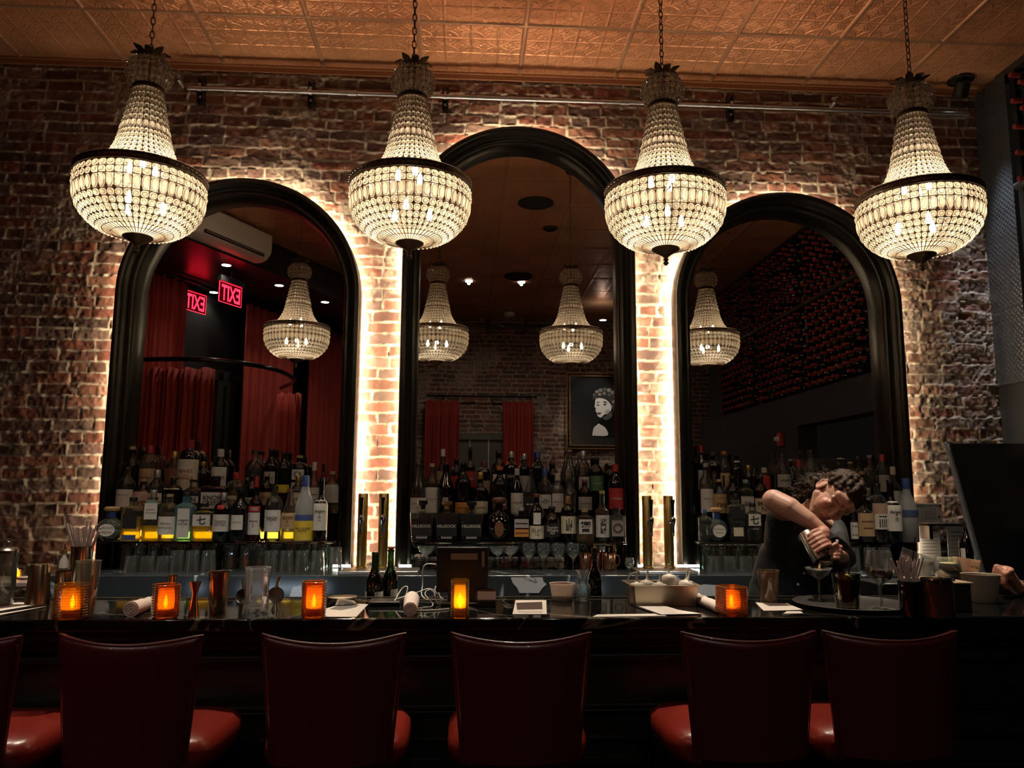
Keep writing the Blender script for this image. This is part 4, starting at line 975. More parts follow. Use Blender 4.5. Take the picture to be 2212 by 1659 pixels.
rowset('right',{0:[
 b(1521,1101,28,'sqs','clear','blue',('bk',.55,.66,'','k',.8),'c',.5,desc='small clear square bottle'),
 b(1547,1096,47,'ball','aqua','wood',('w',.14,.50,'DON JULIO\n\nTEQUILA','t',.8),'c',.5,desc='round clear wooden-stoppered flask'),
 b(1589,1066,34,'sqs','clear','blk',[('bk',.48,.66,'','k',.9),('cr',.12,.30,'','k',.6)],'c',.45,desc='square clear bottle with dark shoulder'),
 b(1625,1087,34,'sqs','clear','blk',('w',.42,.72,'七','k',.75),'c',.4,desc='square clear bottle, white numeral label'),
 b(1842,1100,17,'tall','clear','cork',('w',.1,.6,'--\n--','k',.9),'c',.5,desc='clear white-labelled bottle beside bartender'),
 b(1863,1063,36,'tall','amber','cork',('tn',.12,.58,'-----\n----','b',.85),'y',.6,desc='golden bottle with tan label'),
 b(1894,1044,33,'round','clear','blk',[('pk',.48,.66,'','k',.9),('w',.22,.48,'---\n||||','k',.75)],'c',.4,desc='clear bottle with pink and white labels'),
 b(1922,1037,34,'tall','black','blk',('w',.18,.66,'Amaro\n*\n/|\\','k',.85),desc='black amaro with white flower label'),
 b(1956,1033,36,'slim','frost','blue',('bl',.40,.50,'','w',.8),None,desc='frosted vodka bottle with blue cap',Y=-.30)],
 1:[b(1524,1001,28,'std','clear','grey',('w',.06,.5,'APERITIVO\n---\n----','t',.95),'p',.6,desc='clear grey-necked bottle with cream label'),
 b(1553,1035,31,'bell','amber','tan',('tn',.05,.58,'---\nrye','b',.95),'a',.6,desc='amber bottle with tan label'),
 b(1582,1028,30,'std','black','blk',('bk',.2,.5,'---','t',.9),desc='black bottle with dark label'),
 b(1610,1036,29,'sq','clear','teal',[('w',.10,.52,'DON\nAMADO','k',.92),('te',.02,.10,'','k',.92)],'p',.55,desc='mezcal bottle with teal neck'),
 b(1642,1028,32,'std','amber','blk',('cr',.02,.42,'Mich\nN','b',.95),'a',.6,desc='amber whiskey with cream label'),
 b(1862,1018,26,'std','amber','cork',('w',.35,.62,'o','t',.8),'a',.6,desc='amber bottle with round white label'),
 b(1928,1008,26,'tall','clear','white',('w',.1,.5,'','k',.9),'a',.4,desc='clear bottle with cream cap and neck')],
 2:[b(1514,962,18,'wine','dark','red',('gr',.1,.5,'','k',.9),None,desc='slim dark bottle with red cap'),
 b(1538,976,30,'sq','amber','blk',('bk',.1,.55,'R\nE\nP\nO','g',.3),'y',.6,desc='tall amber reposado bottle'),
 b(1563,975,24,'std','clear','orange',('tn',.1,.5,'L','k',.9),'y',.4,desc='golden bottle with red and orange cap'),
 b(1590,979,26,'wine','black','blk',('w',.78,.82,'','k',.9),desc='black bottle with white neck ring'),
 b(1616,1005,24,'std','dark','gold',None,None,desc='dark bottle with gold cap'),
 b(1650,1010,24,'std','red','white',('rd',.1,.7,'','k',.9),None,desc='red liqueur bottle with white cap'),
 b(1689,980,30,'std','clear','blk',('gr',.2,.5,'GRAPPA','k',.9),'c',.5,desc='clear bottle with tall black pourer',pour=1),
 b(1725,994,24,'std','clear','red',('bk',.1,.5,'','k',.9),'c',.5,desc='clear bottle with red cap'),
 b(1750,972,32,'bell','clear','blk',('gr',.1,.5,'','k',.9),'p',.5,desc='tall clear bottle, white-ringed black neck'),
 b(1836,997,26,'round','clear','cork',('w',.1,.55,'','k',.9),'p',.5,desc='corked clear bottle right of bartender'),
 b(1878,983,24,'tall','clear','grey',None,'c',.4,desc='tall plain clear bottle'),
 b(1905,982,26,'std','clear','red',('gr',.1,.5,'','k',.9),'a',.4,desc='bottle with red foil cap')]},'bottles on the right glass shelf')
for o in [o for o in COL.objects if o.name.startswith('bottle') and 'squat square whiskey decanter' in o.get('label','')]:
    H=.18;lettering('HILLROCK',.10,.018,INK['w'],[c for c in o.children if c.name.startswith('label')][0],(0,-.052,.083))
# ================================================================ GLASSWARE UNDER THE SHELVES
GLW=glass('tumbler_glass',(.90,.93,.91),(.22,.26,.24),1.2,body=.035)
def tumbler_mesh(r0,r1,h,name='upturned_tumbler',ribs=0,seg=24,inv=True):
    mb=MB();P=[(0,.012),(r0-.003,.012),(r1-.0025,h),(r1,h),(r0,0),(0,0)]
    P=[(0,0),(r0,0),(r1,h),(r1-.0025,h),(r0-.003,.014),(0,.014)]
    if inv:P=[(r,h-z) for r,z in P][::-1]
    mb.lathe(P,seg,n=2)
    if ribs: 
        mb.v=[( x*(1+.05*math.cos(ribs*math.atan2(y,x))),y*(1+.05*math.cos(ribs*math.atan2(y,x))),z) for x,y,z in mb.v]
    return mb.mesh(name,GLW,smooth=40)
TM=tumbler_mesh(.030,.038,.105,ribs=12,seg=36);TM2=tumbler_mesh(.028,.034,.125,ribs=8,seg=40);TMS=tumbler_mesh(.028,.037,.078,ribs=9,seg=36)
def stem_mesh(kind):
    mb=MB()
    if kind=='coupe':P=[(.033,0),(.034,.002),(.008,.006),(.004,.012),(.0035,.075),(.01,.082),(.035,.098),(.046,.120),(.047,.128),(.045,.128),(.033,.100),(.008,.086),(0,.084)]
    else:P=[(.033,0),(.034,.002),(.008,.006),(.004,.012),(.0035,.06),(.012,.068),(.032,.090),(.037,.110),(.033,.145),(.0315,.145),(.035,.110),(.030,.092),(.010,.071),(0,.070)]
    mb.lathe(P,28);return mb.mesh(kind+'_glass',GLW,smooth=50)
CPM=stem_mesh('coupe');WGM=stem_mesh('wine')
def glassrow(name,me,pxs,Y,lab,cat,group,z=CT,flip=False,tint=0):
    n=len(pxs)
    for i,px in enumerate(pxs):
        x=atY(px,1225,Y).x;o=link(name,me,None,(x,Y,z),(0,0,px*1.0))
        if flip:o.rotation_euler=(PI,0,px*1.0);o.location.z=z+.128
        tag(o,lab%(ORD[i] if i<16 else 'last'),cat,group)
glassrow('tumbler',TM,[382,415,450,585,618,652,686],-.40,'upturned clear tumbler under left shelf, front, %s from left','glass','tumblers under the left shelf')
glassrow('tumbler',TMS,[283,319,352],-.42,'short upturned tumbler at left end under left shelf, %s from left','glass','tumblers under the left shelf')
glassrow('tumbler',TM2,[272,300,330,360,392,424,456,497,530,562,596,628,662,694],-.27,'tall clear tumbler in second line under left shelf, %s from left','glass','tumblers under the left shelf')
glassrow('tumbler',TM2,[724],-.42,'tall upturned tumbler alone at right end of left shelf, %s','glass','tumblers under the left shelf')
glassrow('tumbler',TM2,[286,330,374,418,500,545,590,635,680],-.15,'clear tumbler against left mirror under left shelf, %s from left','glass','tumblers under the left shelf')
glassrow('coupe_glass',CPM,[920,1075,1102],-.40,'stemmed coupe glass under middle shelf, front, %s from left','glass','coupe glasses',flip=False)
glassrow('coupe_glass',CPM,[908,944,980,1016,1052,1088,1120],-.27,'stemmed coupe glass under middle shelf, second line, %s from left','glass','coupe glasses')
glassrow('coupe_glass',CPM,[926,962,998,1034,1070,1106],-.14,'stemmed coupe glass under middle shelf by mirror, %s from left','glass','coupe glasses')
glassrow('wine_glass',WGM,[1142,1174,1206,1238],-.40,'small wine glass under middle shelf, front, %s from left','glass','wine glasses under the middle shelf')
glassrow('wine_glass',WGM,[1136,1166,1196,1226,1256],-.26,'small wine glass under middle shelf, second line, %s from left','glass','wine glasses under the middle shelf')
glassrow('tumbler',TMS,[1542,1576,1611,1640],-.40,'short upturned tumbler under right shelf, front, %s from left','glass','tumblers under the right shelf')
glassrow('tumbler',TM,[1528,1560,1596,1632,1664],-.27,'upturned tumbler under right shelf, second line, %s from left','glass','tumblers under the right shelf')
glassrow('tumbler',TM2,[1845,1880,1912],-.40,'tall upturned tumbler right of the bartender, %s from left','glass','tumblers under the right shelf')
glassrow('tumbler',TM2,[1850,1886,1920],-.26,'tall upturned tumbler behind those right of the bartender, %s from left','glass','tumblers under the right shelf')
# copper mugs
COPM=mat('polished_copper',(.72,.34,.20),.16,1)
for i,px in enumerate((1262,1288,1316)):
    x=atY(px,1225,-.36).x;t=thing('copper_mug','polished copper mug at right end under middle shelf, %s from left'%ORD[i],'mug',(x,-.36+.03*(i%2),CT),0,'copper mugs')
    MB().lathe([(0,0),(.030,0),(.036,.01),(.036,.095),(.034,.095),(.034,.012),(0,.012)],24).build('cup',COPM,t)
    MB().tube([(.034,0,.08),(.055,0,.075),(.058,0,.05),(.052,0,.028),(.034,0,.022)],.003,6).build('handle',COPM,t)
x=atY(1360,1225,-.47).x
t=thing('small_glass','small stemmed tasting glass beside the right drip tray','glass',(x,-.47,CT+.0));MB().lathe([(.022,0),(.022,.002),(.004,.006),(.004,.02),(.02,.03),(.024,.055),(.02,.075),(.018,.075),(.022,.055),(.018,.032),(0,.026)],20).build('bowl',GLW,t)
# ================================================================ THINGS ON THE BAR
def on(px,py,z=BZ,ymax=-1.585):
    P=atZ(px,py,z)
    if P.y>ymax: P=atY(px,py,ymax);P.z=z
    return P
def ppm(P): return F/(-(CM.transposed()@(P-CAMLOC)).z)
STEEL=mat('brushed_shaker_steel',(.50,.47,.42),.20,1)
COPD=mat('antique_copper',(.46,.33,.21),.25,1)
PAPER=mat('menu_paper',(.72,.64,.56),.7)
CLOTH=mat('napkin_cloth',(.70,.58,.50),.9,0,.3,350)
BLKP=mat('black_plastic',(.006,.006,.007),.4)
INS=glass('glow_sleeve',(1.0,.82,.45),(1.0,.7,.3),.3,.3,body=.5)
def votive(px,py,wpx,hpx,kind,rot,lab,glow=1.0,z=BZ):
    P=on(px,py,z);k=ppm(P);hw=wpx/2/k;H=hpx/k
    t=thing('votive_candle',lab,'candle holder',P,rot,'ribbed glass votive candles')
    pr=[];n=13
    for i in range(n*4+1):
        u=i/(n*4);pr.append((hw*(.93+.07*abs(math.sin(PI*n*u)))*(1 if u>.04 else .9),.001+u*(H-.001)))
    col={'amber':((1,.72,.16),(.16,.06,.01)),'red':((1,.50,.16),(.10,.008,.005)),'dark':((.95,.60,.14),(.02,.008,.003))}[kind]
    MB().lathe([(0,.001)]+pr+[(hw*.88,H),(hw*.86,.008),(0,.008)],32,n=4.5 if kind!='amber' else 3).build('ribbed_glass',glass('votive_%s_glass'%kind,col[0],col[1],.9,.05,body=.03),t,smooth=50)
    MB().lathe([(0,.008),(hw*.6,.008),(hw*.6,H*.28),(0,H*.28)],16).build('wax',mat('candle_wax',(.8,.6,.35),.5),t)
    MB().lathe([(hw*.60,.012),(hw*.66,H*.5),(hw*.60,H*.84)],24,cap=False).build('added_glow_sleeve',INS,t)  # added sleeve that hides the flame and spreads its glow
    MB().lathe([(0,0),(.005,.006),(.007,.016),(.004,.032),(0,.045)],10).build('flame',emis('candle_flame',(1,.50,.08),14),t,loc=(0,0,H*.28))
    light('candle_light','POINT',(0,0,H*.45),.30*glow,(1,.74,.34),.008,t)
    return t
votive(154,1336,70,74,'dark',.25,'dark ribbed square votive candle with small yellow flame, far left on bar',.7)
votive(356,1334,54,71,'red',.60,'dark red ribbed square votive candle beside the left rolled napkin',.35)
votive(677,1334,52,77,'red',.1,'red ribbed glass votive left of the white folded menu and steel ring',.9)
votive(993,1335,40,82,'amber',.0,'tall amber ribbed glass votive glowing in front of the black terminal',1.3)
votive(1581,1329,58,62,'red',.35,'glowing red ribbed votive candle right of the rolled napkin near bartender',1.7)
def cup(name,px,py,wtop,wbot,hpx,m,lab,cat,inv=False,lip=True,z=BZ,group=None,thick=.0015,ymax=-1.585,seg=32,extra=None,tilt=0):
    P=on(px,py,z,ymax);k=ppm(P);a=wtop/2/k;b_=wbot/2/k;H=hpx/k
    t=thing(name,lab,cat,P,0,group);pr=[(0,0),(b_*.95,0),(b_,.003),(a,H)]
    if lip: pr+=[(a+.0015,H+.001),(a-thick,H)]
    pr+=[(a-thick,H-.001),(b_-thick,.004),(0,.004)]
    if inv: pr=[(r,H-z_) for r,z_ in pr][::-1]
    MB().lathe(pr,seg).build('body',m,t,smooth=40);t['_r']=a;t['_h']=H;del t['_r'];del t['_h']
    return t,a,b_,H
CLG=GLW
# left group
t,a,b_,H=cup('storage_jar',4,1306,48,44,112,glass('carafe_glass',(.86,.90,.88),(.2,.24,.22),1,body=.04),'tall clear glass jar with metal lid cut off at the left edge','jar')
MB().lathe([(a*1.05,H-.004),(a*1.05,H+.006),(a*.8,H+.014),(.01,H+.02),(0,H+.02)],28).build('lid',STEEL,t);MB().tube([(-.012,0,H+.018),(-.012,0,H+.032),(0,0,H+.038),(.012,0,H+.032),(.012,0,H+.018)],.002,6).build('lid_loop',STEEL,t)
t,a,b_,H=cup('shaker_tin',80,1304,50,39,84,COPD,'dark copper shaker tin upside down left of the straw holder','cocktail shaker',inv=True)
t,a,b_,H=cup('straw_tin',169,1300,44,38,118,STEEL,'tall steel tin filled with paper-wrapped white straws at left','tin',z=BZ)
S=mat('paper_straw',(.66,.56,.52),.6)
rnd=random.Random(5)
for i in range(15):
    an=-.55+1.1*i/14+rnd.uniform(-.04,.04);L=.065+rnd.uniform(0,.028);x0=(i/14-.5)*a*1.4
    MB().tube([(x0*.5,rnd.uniform(-.01,.01),H-.06),(x0+math.sin(an)*L,rnd.uniform(-.012,.012),H+math.cos(an)*L)],.0035,6).build('straw',S,t)
t,a,b_,H=cup('mixing_glass',183,1334,50,36,120,glass('pint_glass',(.80,.74,.62),(.30,.25,.16),1,body=.06),'tall pint glass in front of the straw tin','glass')
t,a,b_,H=cup('shaker_tin',140,1300,46,38,66,COPD,'squat copper tin behind the dark votive at left','cocktail shaker')
P=on(128,1230,1.13,-1.0)
t=thing('ledge_shelf','pale narrow ledge on the wall left of the left mirror','ledge',atY(62,1243,-.40)-Vector((0,0,.03)));bevel(MB().box((0,0,0),(.62,.30,.022)).build('board',mat('pale_ledge',(.50,.38,.34),.5),t),.003)
for sx in(-.25,.25): MB().box((sx,.0,-.055),(.02,.26,.09)).build('bracket',BLK,t)
zl=t.location.z+.011
votive(37,1238,26,26,'amber',.2,'small amber votive burning on the pale wall ledge at far left',.6,z=zl).location=atY(37,1238,-.38)*1
for o in COL.objects:
    if o.get('label','').startswith('small amber votive'): o.location.z=zl
x=atY(58,1235,-.40).x;t=thing('saucer','small white saucer on the pale wall ledge','plate',(x,-.40,zl));MB().lathe([(0,.001),(.02,0),(.04,.012),(.038,.013),(.018,.004),(0,.004)],24).build('plate',mat('white_china',(.85,.8,.75),.2),t)
x=atY(133,1225,-.42).x;t=thing('bottle','small bottle with striped cream label and gold cap on the wall ledge','bottle',(x,-.40,zl))
MB().lathe([(0,0),(.022,0),(.022,.09),(.010,.115),(.010,.135)],20).build('glass_body',mat('cream_wrap',(.6,.55,.5),.4),t);MB().lathe([(.012,.13),(.012,.15),(0,.15)],16).build('cap',capm('gold'),t);MB().lathe([(.0225,.05),(.0225,.056)],20,cap=False).build('label',labm('bk'),t)
def sheet(name,pts,z,m,lab,cat,th=.0012,group=None,parent=None,base=None):
    v=[atZ(a,b,z) for a,b in pts];c=sum(v,Vector())/len(v);c.z=z
    t=thing(name,lab,cat,c,0,group);mb=MB();mb.prismz([((p-c).x,(p-c).y) for p in v],0,th);mb.build('sheet',m,t,smooth=0);return t,c
def inner(t,c,pts,z,m,name='printed_area',th=.0004,z0=.0013):
    v=[atZ(a,b,z) for a,b in pts];MB().prismz([((p-c).x,(p-c).y) for p in v],z0,z0+th).build(name,m,t,smooth=0)
PRN=mat('menu_print_brown',(.07,.035,.028),.5)
t,c=sheet('menu',[(-60,1330),(110,1302),(40,1302),(-60,1312)],BZ,PAPER,'cream menu with dark print flat at the left end of the bar','menu');inner(t,c,[(-50,1322),(75,1306),(38,1306),(-50,1313)],BZ,PRN)
t,c=sheet('menu',[(-50,1338),(70,1316),(100,1310),(-50,1334)],BZ+.004,PAPER,'narrow folded cream menu edge lying over the other menu at left','menu')
t,c=sheet('menu',[(682,1322),(697,1333),(770,1333),(795,1306),(745,1303)],BZ,PAPER,'white folded menu with ribbon lying beside the red votive','menu');inner(t,c,[(712,1317),(738,1319),(768,1313),(778,1307),(735,1306)],BZ,mat('silver_ribbon',(.35,.33,.32),.3,.5))
t,c=sheet('menu',[(1107,1327),(1181,1327),(1180,1297),(1114,1297)],BZ,PAPER,'white menu card with dark printed panel at the bar centre','menu');inner(t,c,[(1117,1318),(1172,1317),(1171,1301),(1115,1303)],BZ,PRN)
inner(t,c,[(1119,1324),(1172,1324),(1171,1321),(1119,1321)],BZ,mat('menu_print_soft',(.5,.42,.38),.6),'text_line')
t,c=sheet('menu',[(1372,1308),(1420,1304),(1465,1318),(1515,1326),(1430,1328)],BZ+.003,PAPER,'open cream menu with black edge below the steel pan','menu');inner(t,c,[(1380,1309),(1432,1326),(1512,1326),(1505,1328),(1425,1330),(1366,1310)],BZ,BLKP,'dark_cover',.0006,-.001)
t,c=sheet('menu',[(1280,1333),(1440,1331),(1425,1326),(1290,1328)],BZ,PAPER,'flat cream menu at the front edge of the bar right of centre','menu')
t,c=sheet('menu',[(1632,1302),(1650,1320),(1735,1318),(1700,1304)],BZ,PAPER,'cream menu with brown print beside the round tray','menu');inner(t,c,[(1648,1304),(1662,1310),(1712,1309),(1695,1304)],BZ,PRN)
t,c=sheet('menu',[(1692,1326),(1735,1325),(1730,1321),(1700,1321)],BZ,PAPER,'small white paper slip in front of the round tray','paper')
def napkin(a,b_,ra,rb,lab):
    A=atZ(a[0],a[1],BZ+ra);B=atZ(b_[0],b_[1],BZ+rb);L=(B-A).length;d=(B-A).normalized();n=22;mb=MB();pts=[];rr=[]
    c=Vector((A.x,A.y,BZ))
    for i in range(n+1):
        u=i/n;pts.append(A+d*L*u-c);rr.append((ra+(rb-ra)*u)*(1+.06*math.sin(u*23)+.05*math.sin(u*51+1)))
    mb.tube(pts,rr,20);t=thing('rolled_napkin',lab,'napkin',c,0,'rolled cloth napkins')
    mb.build('cloth_roll',CLOTH,t,smooth=60)
    sp=MB();q=Matrix.Translation(A-c-d*.0008)@d.to_track_quat('Z','Y').to_matrix().to_4x4()
    sp.tube([((ra*.9*(1-k/30))*math.cos(k*.62),(ra*.9*(1-k/30))*math.sin(k*.62),0) for k in range(28)],.0022,5,M=q);sp.build('rolled_end',CLOTH,t,smooth=60)
napkin((283,1316),(342,1296),.024,.018,'white rolled cloth napkin leaning left of the dark red votive')
napkin((886,1316),(890,1293),.022,.026,'white rolled cloth napkin standing end-on beside the white cables')
napkin((1556,1314),(1500,1290),.019,.018,'long white rolled cloth napkin lying left of the glowing red votive')
# bar tools
def jigger(px,py,w1,h1,lab):
    P=on(px,py);k=ppm(P);r=w1/2/k;H=h1/k
    t=thing('jigger',lab,'jigger',P);MB().lathe([(0,0),(r*.95,0),(r*.9,.004),(r*.42,H*.60),(r*.42,H*.66),(r*.98,H),(r*.9,H),(r*.36,H*.66),(0,H*.65)],24).build('cup',mat('antique_brass_tool',(.52,.36,.20),.25,1),t,smooth=40)
jigger(418,1332,26,74,'slim brass double jigger between the red votive and copper tin')
t,a,b_,H=cup('copper_tin',369,1312,21,19,68,COPD,'narrow copper cup behind the dark red votive','cup')
t,a,b_,H=cup('mixing_tin',470,1325,45,34,88,COPD,'copper mixing tin left of the cut crystal glass','cocktail shaker')
P=on(553,1325);k=ppm(P);t=thing('mixing_glass','cut crystal mixing glass between two round strainers','glass',P);r=27/k;H=98/k
pr=[(0,0),(r*.86,0),(r*.9,.006)]+[(r*(.9+.02*(i%2)),.006+i*.012) for i in range(1,6)]+[(r*.92,H*.62),(r*1.0,H),(r*.95,H),(r*.85,.02),(0,.018)]
mb=MB();mb.lathe(pr,36);mb.v=[(x*(1+.05*math.cos(9*math.atan2(y,x)+z*120)*(z<H*.6)),y*(1+.05*math.cos(9*math.atan2(y,x)+z*120)*(z<H*.6)),z) for x,y,z in mb.v];mb.build('cut_glass_body',glass('crystal_glass',(.88,.9,.9),(.35,.36,.36),1.1,body=.10),t,smooth=20)
def strainer(px,py,rpx,lab,lean):
    P=on(px,1318);c=atY(px,py,P.y);k=ppm(P);r=rpx/k
    t=thing('cocktail_strainer',lab,'strainer',(c.x,P.y,BZ),0,'round cocktail strainers')
    z=c.z-BZ
    R=Matrix.Translation((0,0,z))@Matrix.Rotation(PI/2-.2,4,'X')
    MB().lathe([(0,-.004),(r*.7,-.003),(r,.002),(r*.7,-.001),(0,-.002)],28,M=R).build('disc',mat('dark_steel_tool',(.22,.19,.16),.25,1),t)
    MB().tube([(0,0,z+r*.8),(lean*.4,0,z+r*1.3),(lean,.005,z+r*2.2)],.006,8).build('handle',STEEL,t)
    MB().lathe([(0,0),(r*.5,0),(r*.45,.004),(r*.2,max(z-r*.9,.006)),(0,max(z-r*.9,.006))],16).build('rest',STEEL,t)
    f=MB();
    for i in range(9):
        a_=-.2+PI*(i+.5)/9;f.lathe([(0,-.002),(.0022,0),(0,.002)],6,(r*.72*math.cos(a_+PI),-.006,z-r*.72*math.sin(a_)*.9))
    f.build('perforation',STEEL,t)
strainer(527,1288,17,'dark round cocktail strainer left of the crystal mixing glass',-.008)
strainer(596,1286,18,'dark round cocktail strainer right of the crystal mixing glass',.008)
P=on(738,1305);k=ppm(P);t=thing('rim_salt_dish','round steel dish with citrus behind the white folded menu','dish',P);r=33/k
MB().lathe([(0,0),(r*.95,0),(r,.004),(r,16/k),(r*.95,16/k),(r*.93,.006),(0,.006)],36).build('dish',STEEL,t);MB().lathe([(0,.0),(r*.9,.0),(r*.9,.013),(0,.014)],30).build('filling',mat('citrus_filling',(.6,.52,.38),.6,0,.8,300),t,loc=(0,0,.006))
# wine bottles on the well ledge behind the bar
def winebottle(px,top,w,lab,gl='green',capc='brown',level=.4,Y=-1.47,z=.955,labels=True,band=None,stop=False):
    B=atY(px,top,Y);H=B.z-z;k=ppm(B);hw=w/2/k
    t=thing('wine_bottle_open',lab,'bottle',(B.x,Y,z),0)
    pr=[(0,.01),(hw*.9,0),(hw,.006),(hw,H*.60),(hw*.9,H*.67),(hw*.55,H*.74),(hw*.40,H*.79),(hw*.37,H*.96),(hw*.42,H*.965),(hw*.42,H*.99),(hw*.3,H)]
    MB().lathe(pr,28).build('glass_body',GL[gl],t,smooth=50)
    if labels:
        m=MB();R=hw+.0008
        m.lathe([(R,H*.18),(R,H*.50)],20,a0=-PI/2+.15,a1=-PI/2+1.35,cap=False);m.build('label',labm('w'),t)
        m=MB();m.lathe([(R,H*.18),(R,H*.50)],20,a0=-PI/2-1.5,a1=-PI/2-.85,cap=False);m.build('back_label',labm('w'),t)
    if gl=='green': MB().lathe([(0,.012)]+[(r-.002,zz) for r,zz in pr[1:4] if r>.003]+[(0,H*.45)],24).build('liquid',LQ['y'],t)
    MB().lathe([(hw*.43,H*.86),(hw*.44,H*.985),(0,H*1.0)],18).build('foil',capm(capc),t) if band else None
    if stop: MB().lathe([(hw*.35,H*.97),(hw*.5,H*.985),(hw*.3,H*1.0),(hw*.55,H*1.015),(hw*.5,H*1.03),(0,H*1.035)],16).build('stopper',capm('brown'),t)
    return t
winebottle(811,1192,38,'open green wine bottle with white labels, left of the pair on the bar')
winebottle(845,1186,34,'dark green wine bottle with stopper, right of the pair on the bar',Y=-1.42,stop=True)
winebottle(1284,1183,30,'dark wine bottle with red label behind the glass carafe','dark','blk',labels=False,band=1)
t=winebottle(2086,1126,33,'green wine bottle with white label and black dot by the black panel','dgreen','blk',Y=-.62,z=CT,labels=True,band=1)
# folded black tray, cables, terminal
P=on(832,1306);k=ppm(P);t=thing('check_tray','small black tray in front of the green wine bottles','tray',P);bevel(MB().box((0,0,.010),(66/k,.10,.012)).build('tray',BLKP,t),.003)
for sx in(-.04,.04):MB().box((sx,0,.002),(.008,.08,.004)).build('foot',BLKP,t)
WC=mat('white_cable',(.55,.53,.48),.5)
def cable(pts,lab,seed):
    r_=random.Random(seed);v=[]
    for (a,b,y) in pts: v.append(atY(a,b,y))
    c=v[0].copy();c.z=BZ;t=thing('charging_cable',lab,'cable',c);sp=smoothpts(v,6)
    for p in sp:p.z=max(p.z,BZ+.003)
    MB().tube([p-c for p in sp],.0022,6).build('wire',WC,t,smooth=60)
cable([(852,1300,-1.75),(868,1272,-1.7),(880,1268,-1.7),(874,1290,-1.72),(852,1296,-1.74),(900,1280,-1.7),(930,1272,-1.68),(952,1290,-1.68),(968,1306,-1.70),(955,1316,-1.75),(940,1290,-1.72),(942,1266,-1.68),(955,1300,-1.72),(972,1306,-1.72)],'tangled white charging cable between the napkin and black terminal',1)
cable([(958,1222,-1.62),(925,1218,-1.62),(914,1228,-1.62),(913,1262,-1.63),(911,1285,-1.66),(925,1296,-1.7),(938,1284,-1.7),(928,1274,-1.7),(918,1284,-1.72),(935,1308,-1.8),(900,1322,-1.85),(880,1318,-1.88),(925,1328,-1.9),(970,1318,-1.86)],'long white cable running up to the black terminal',2)
P=on(998,1305);k=ppm(P);t=thing('order_terminal','black order terminal with clipped paper ticket standing on the bar','terminal',P)
bevel(MB().box((0,0,.145),(112/k,.035,125/k-.05),M=Matrix.Translation((0,.0,-.02))).build('screen_back',BLKP,t),.004)
MB().box((.0,-.003,.03),(60/k,.05,.06)).build('stand',BLKP,t);bevel(MB().box((0,0,.006),(90/k,.11,.012)).build('base',BLKP,t),.003)
MB().box((.006,-.020,.172),(58/k,.002,.022)).build('tape_strip',mat('tan_tape',(.25,.19,.11),.6),t);MB().box((.075,-.020,.162),(.010,.002,.055)).build('ticket',mat('tan_tape',(.25,.19,.11),.6),t)
P=on(1051,1309);k=ppm(P);t=thing('napkin_caddy','small chrome and black napkin caddy right of the terminal','napkin holder',P)
bevel(MB().box((0,0,.012),(40/k,.06,.024)).build('base',BLKP,t),.003);bevel(MB().box((0,.0,.040),(39/k,.05,.032)).build('napkin_stack',PAPER,t),.002);MB().box((0,.0,.058),(40/k,.055,.004)).build('lid',CHR,t)
# plastic tub, carafe
t,a,b_,H=cup('plastic_tub',1214,1297,54,42,36,glass('deli_plastic',(.62,.55,.50),(.45,.40,.36),.6,.25,body=.55),'translucent plastic tub of brown sugar at the back edge of bar','container')
MB().lathe([(0,.003),(b_*.93,.003),(b_*1.02,H*.38),(0,H*.40)],24).build('contents',mat('brown_sugar',(.22,.11,.05),.8,0,.8,400),t)
P=on(1258,1297);k=ppm(P);t=thing('carafe','small clear glass carafe beside the dark wine bottle','carafe',P);r=18/k;H=64/k
MB().lathe([(0,.004),(r*.9,0),(r,.006),(r,H*.40),(r*.9,H*.52),(r*.58,H*.64),(r*.56,H*.78),(r*.80,H),(r*.76,H),(r*.52,H*.78),(r*.54,H*.63),(r*.94,H*.40),(r*.94,.010),(0,.010)],32).build('glass_body',GLW,t,smooth=50)
# steel pan with squeeze bottles
P=atZ(1428,1303,BZ);k=ppm(P);t=thing('steel_pan','rectangular steel pan holding plastic squeeze bottle tops','pan',P);W2=70/k;H=42/k;D2=.085
PANM=mat('pan_steel',(.42,.36,.27),.3,.9)
m=MB()
def ring(x,y,z):return [(-x,-y,z),(x,-y,z),(x,y,z),(-x,y,z)]
lv=[ring(W2*.93,D2*.9,0),ring(W2*.97,D2*.97,H),ring(W2*1.08,D2*1.12,H),ring(W2*1.08,D2*1.12,H+.002),ring(W2*.96,D2*.95,H+.002),ring(W2*.91,D2*.88,.003)]
vs=[p for r_ in lv for p in r_];fs=[(0,3,2,1)]
for j in range(5): fs+=[(j*4+i,j*4+(i+1)%4,(j+1)*4+(i+1)%4,(j+1)*4+i) for i in range(4)]
fs.append((20,21,22,23));m.add(vs,fs);bevel(m.build('pan',PANM,t,smooth=0),.004)
SQ=mat('milky_plastic',(.56,.50,.42),.4);TIPM=mat('milky_tip',(.58,.52,.40),.4)
mb1=MB();mb1.lathe([(0,0),(.026,0),(.0265,.05),(.028,.052),(.028,.064),(.024,.070),(.012,.074),(.009,.078)],24)
mb2=MB();mb2.lathe([(.009,.076),(.0045,.086),(.0035,.112),(.0,.113)],14)
SQM=mb1.mesh('bottle_body',SQ);TPM=mb2.mesh('nozzle',TIPM)
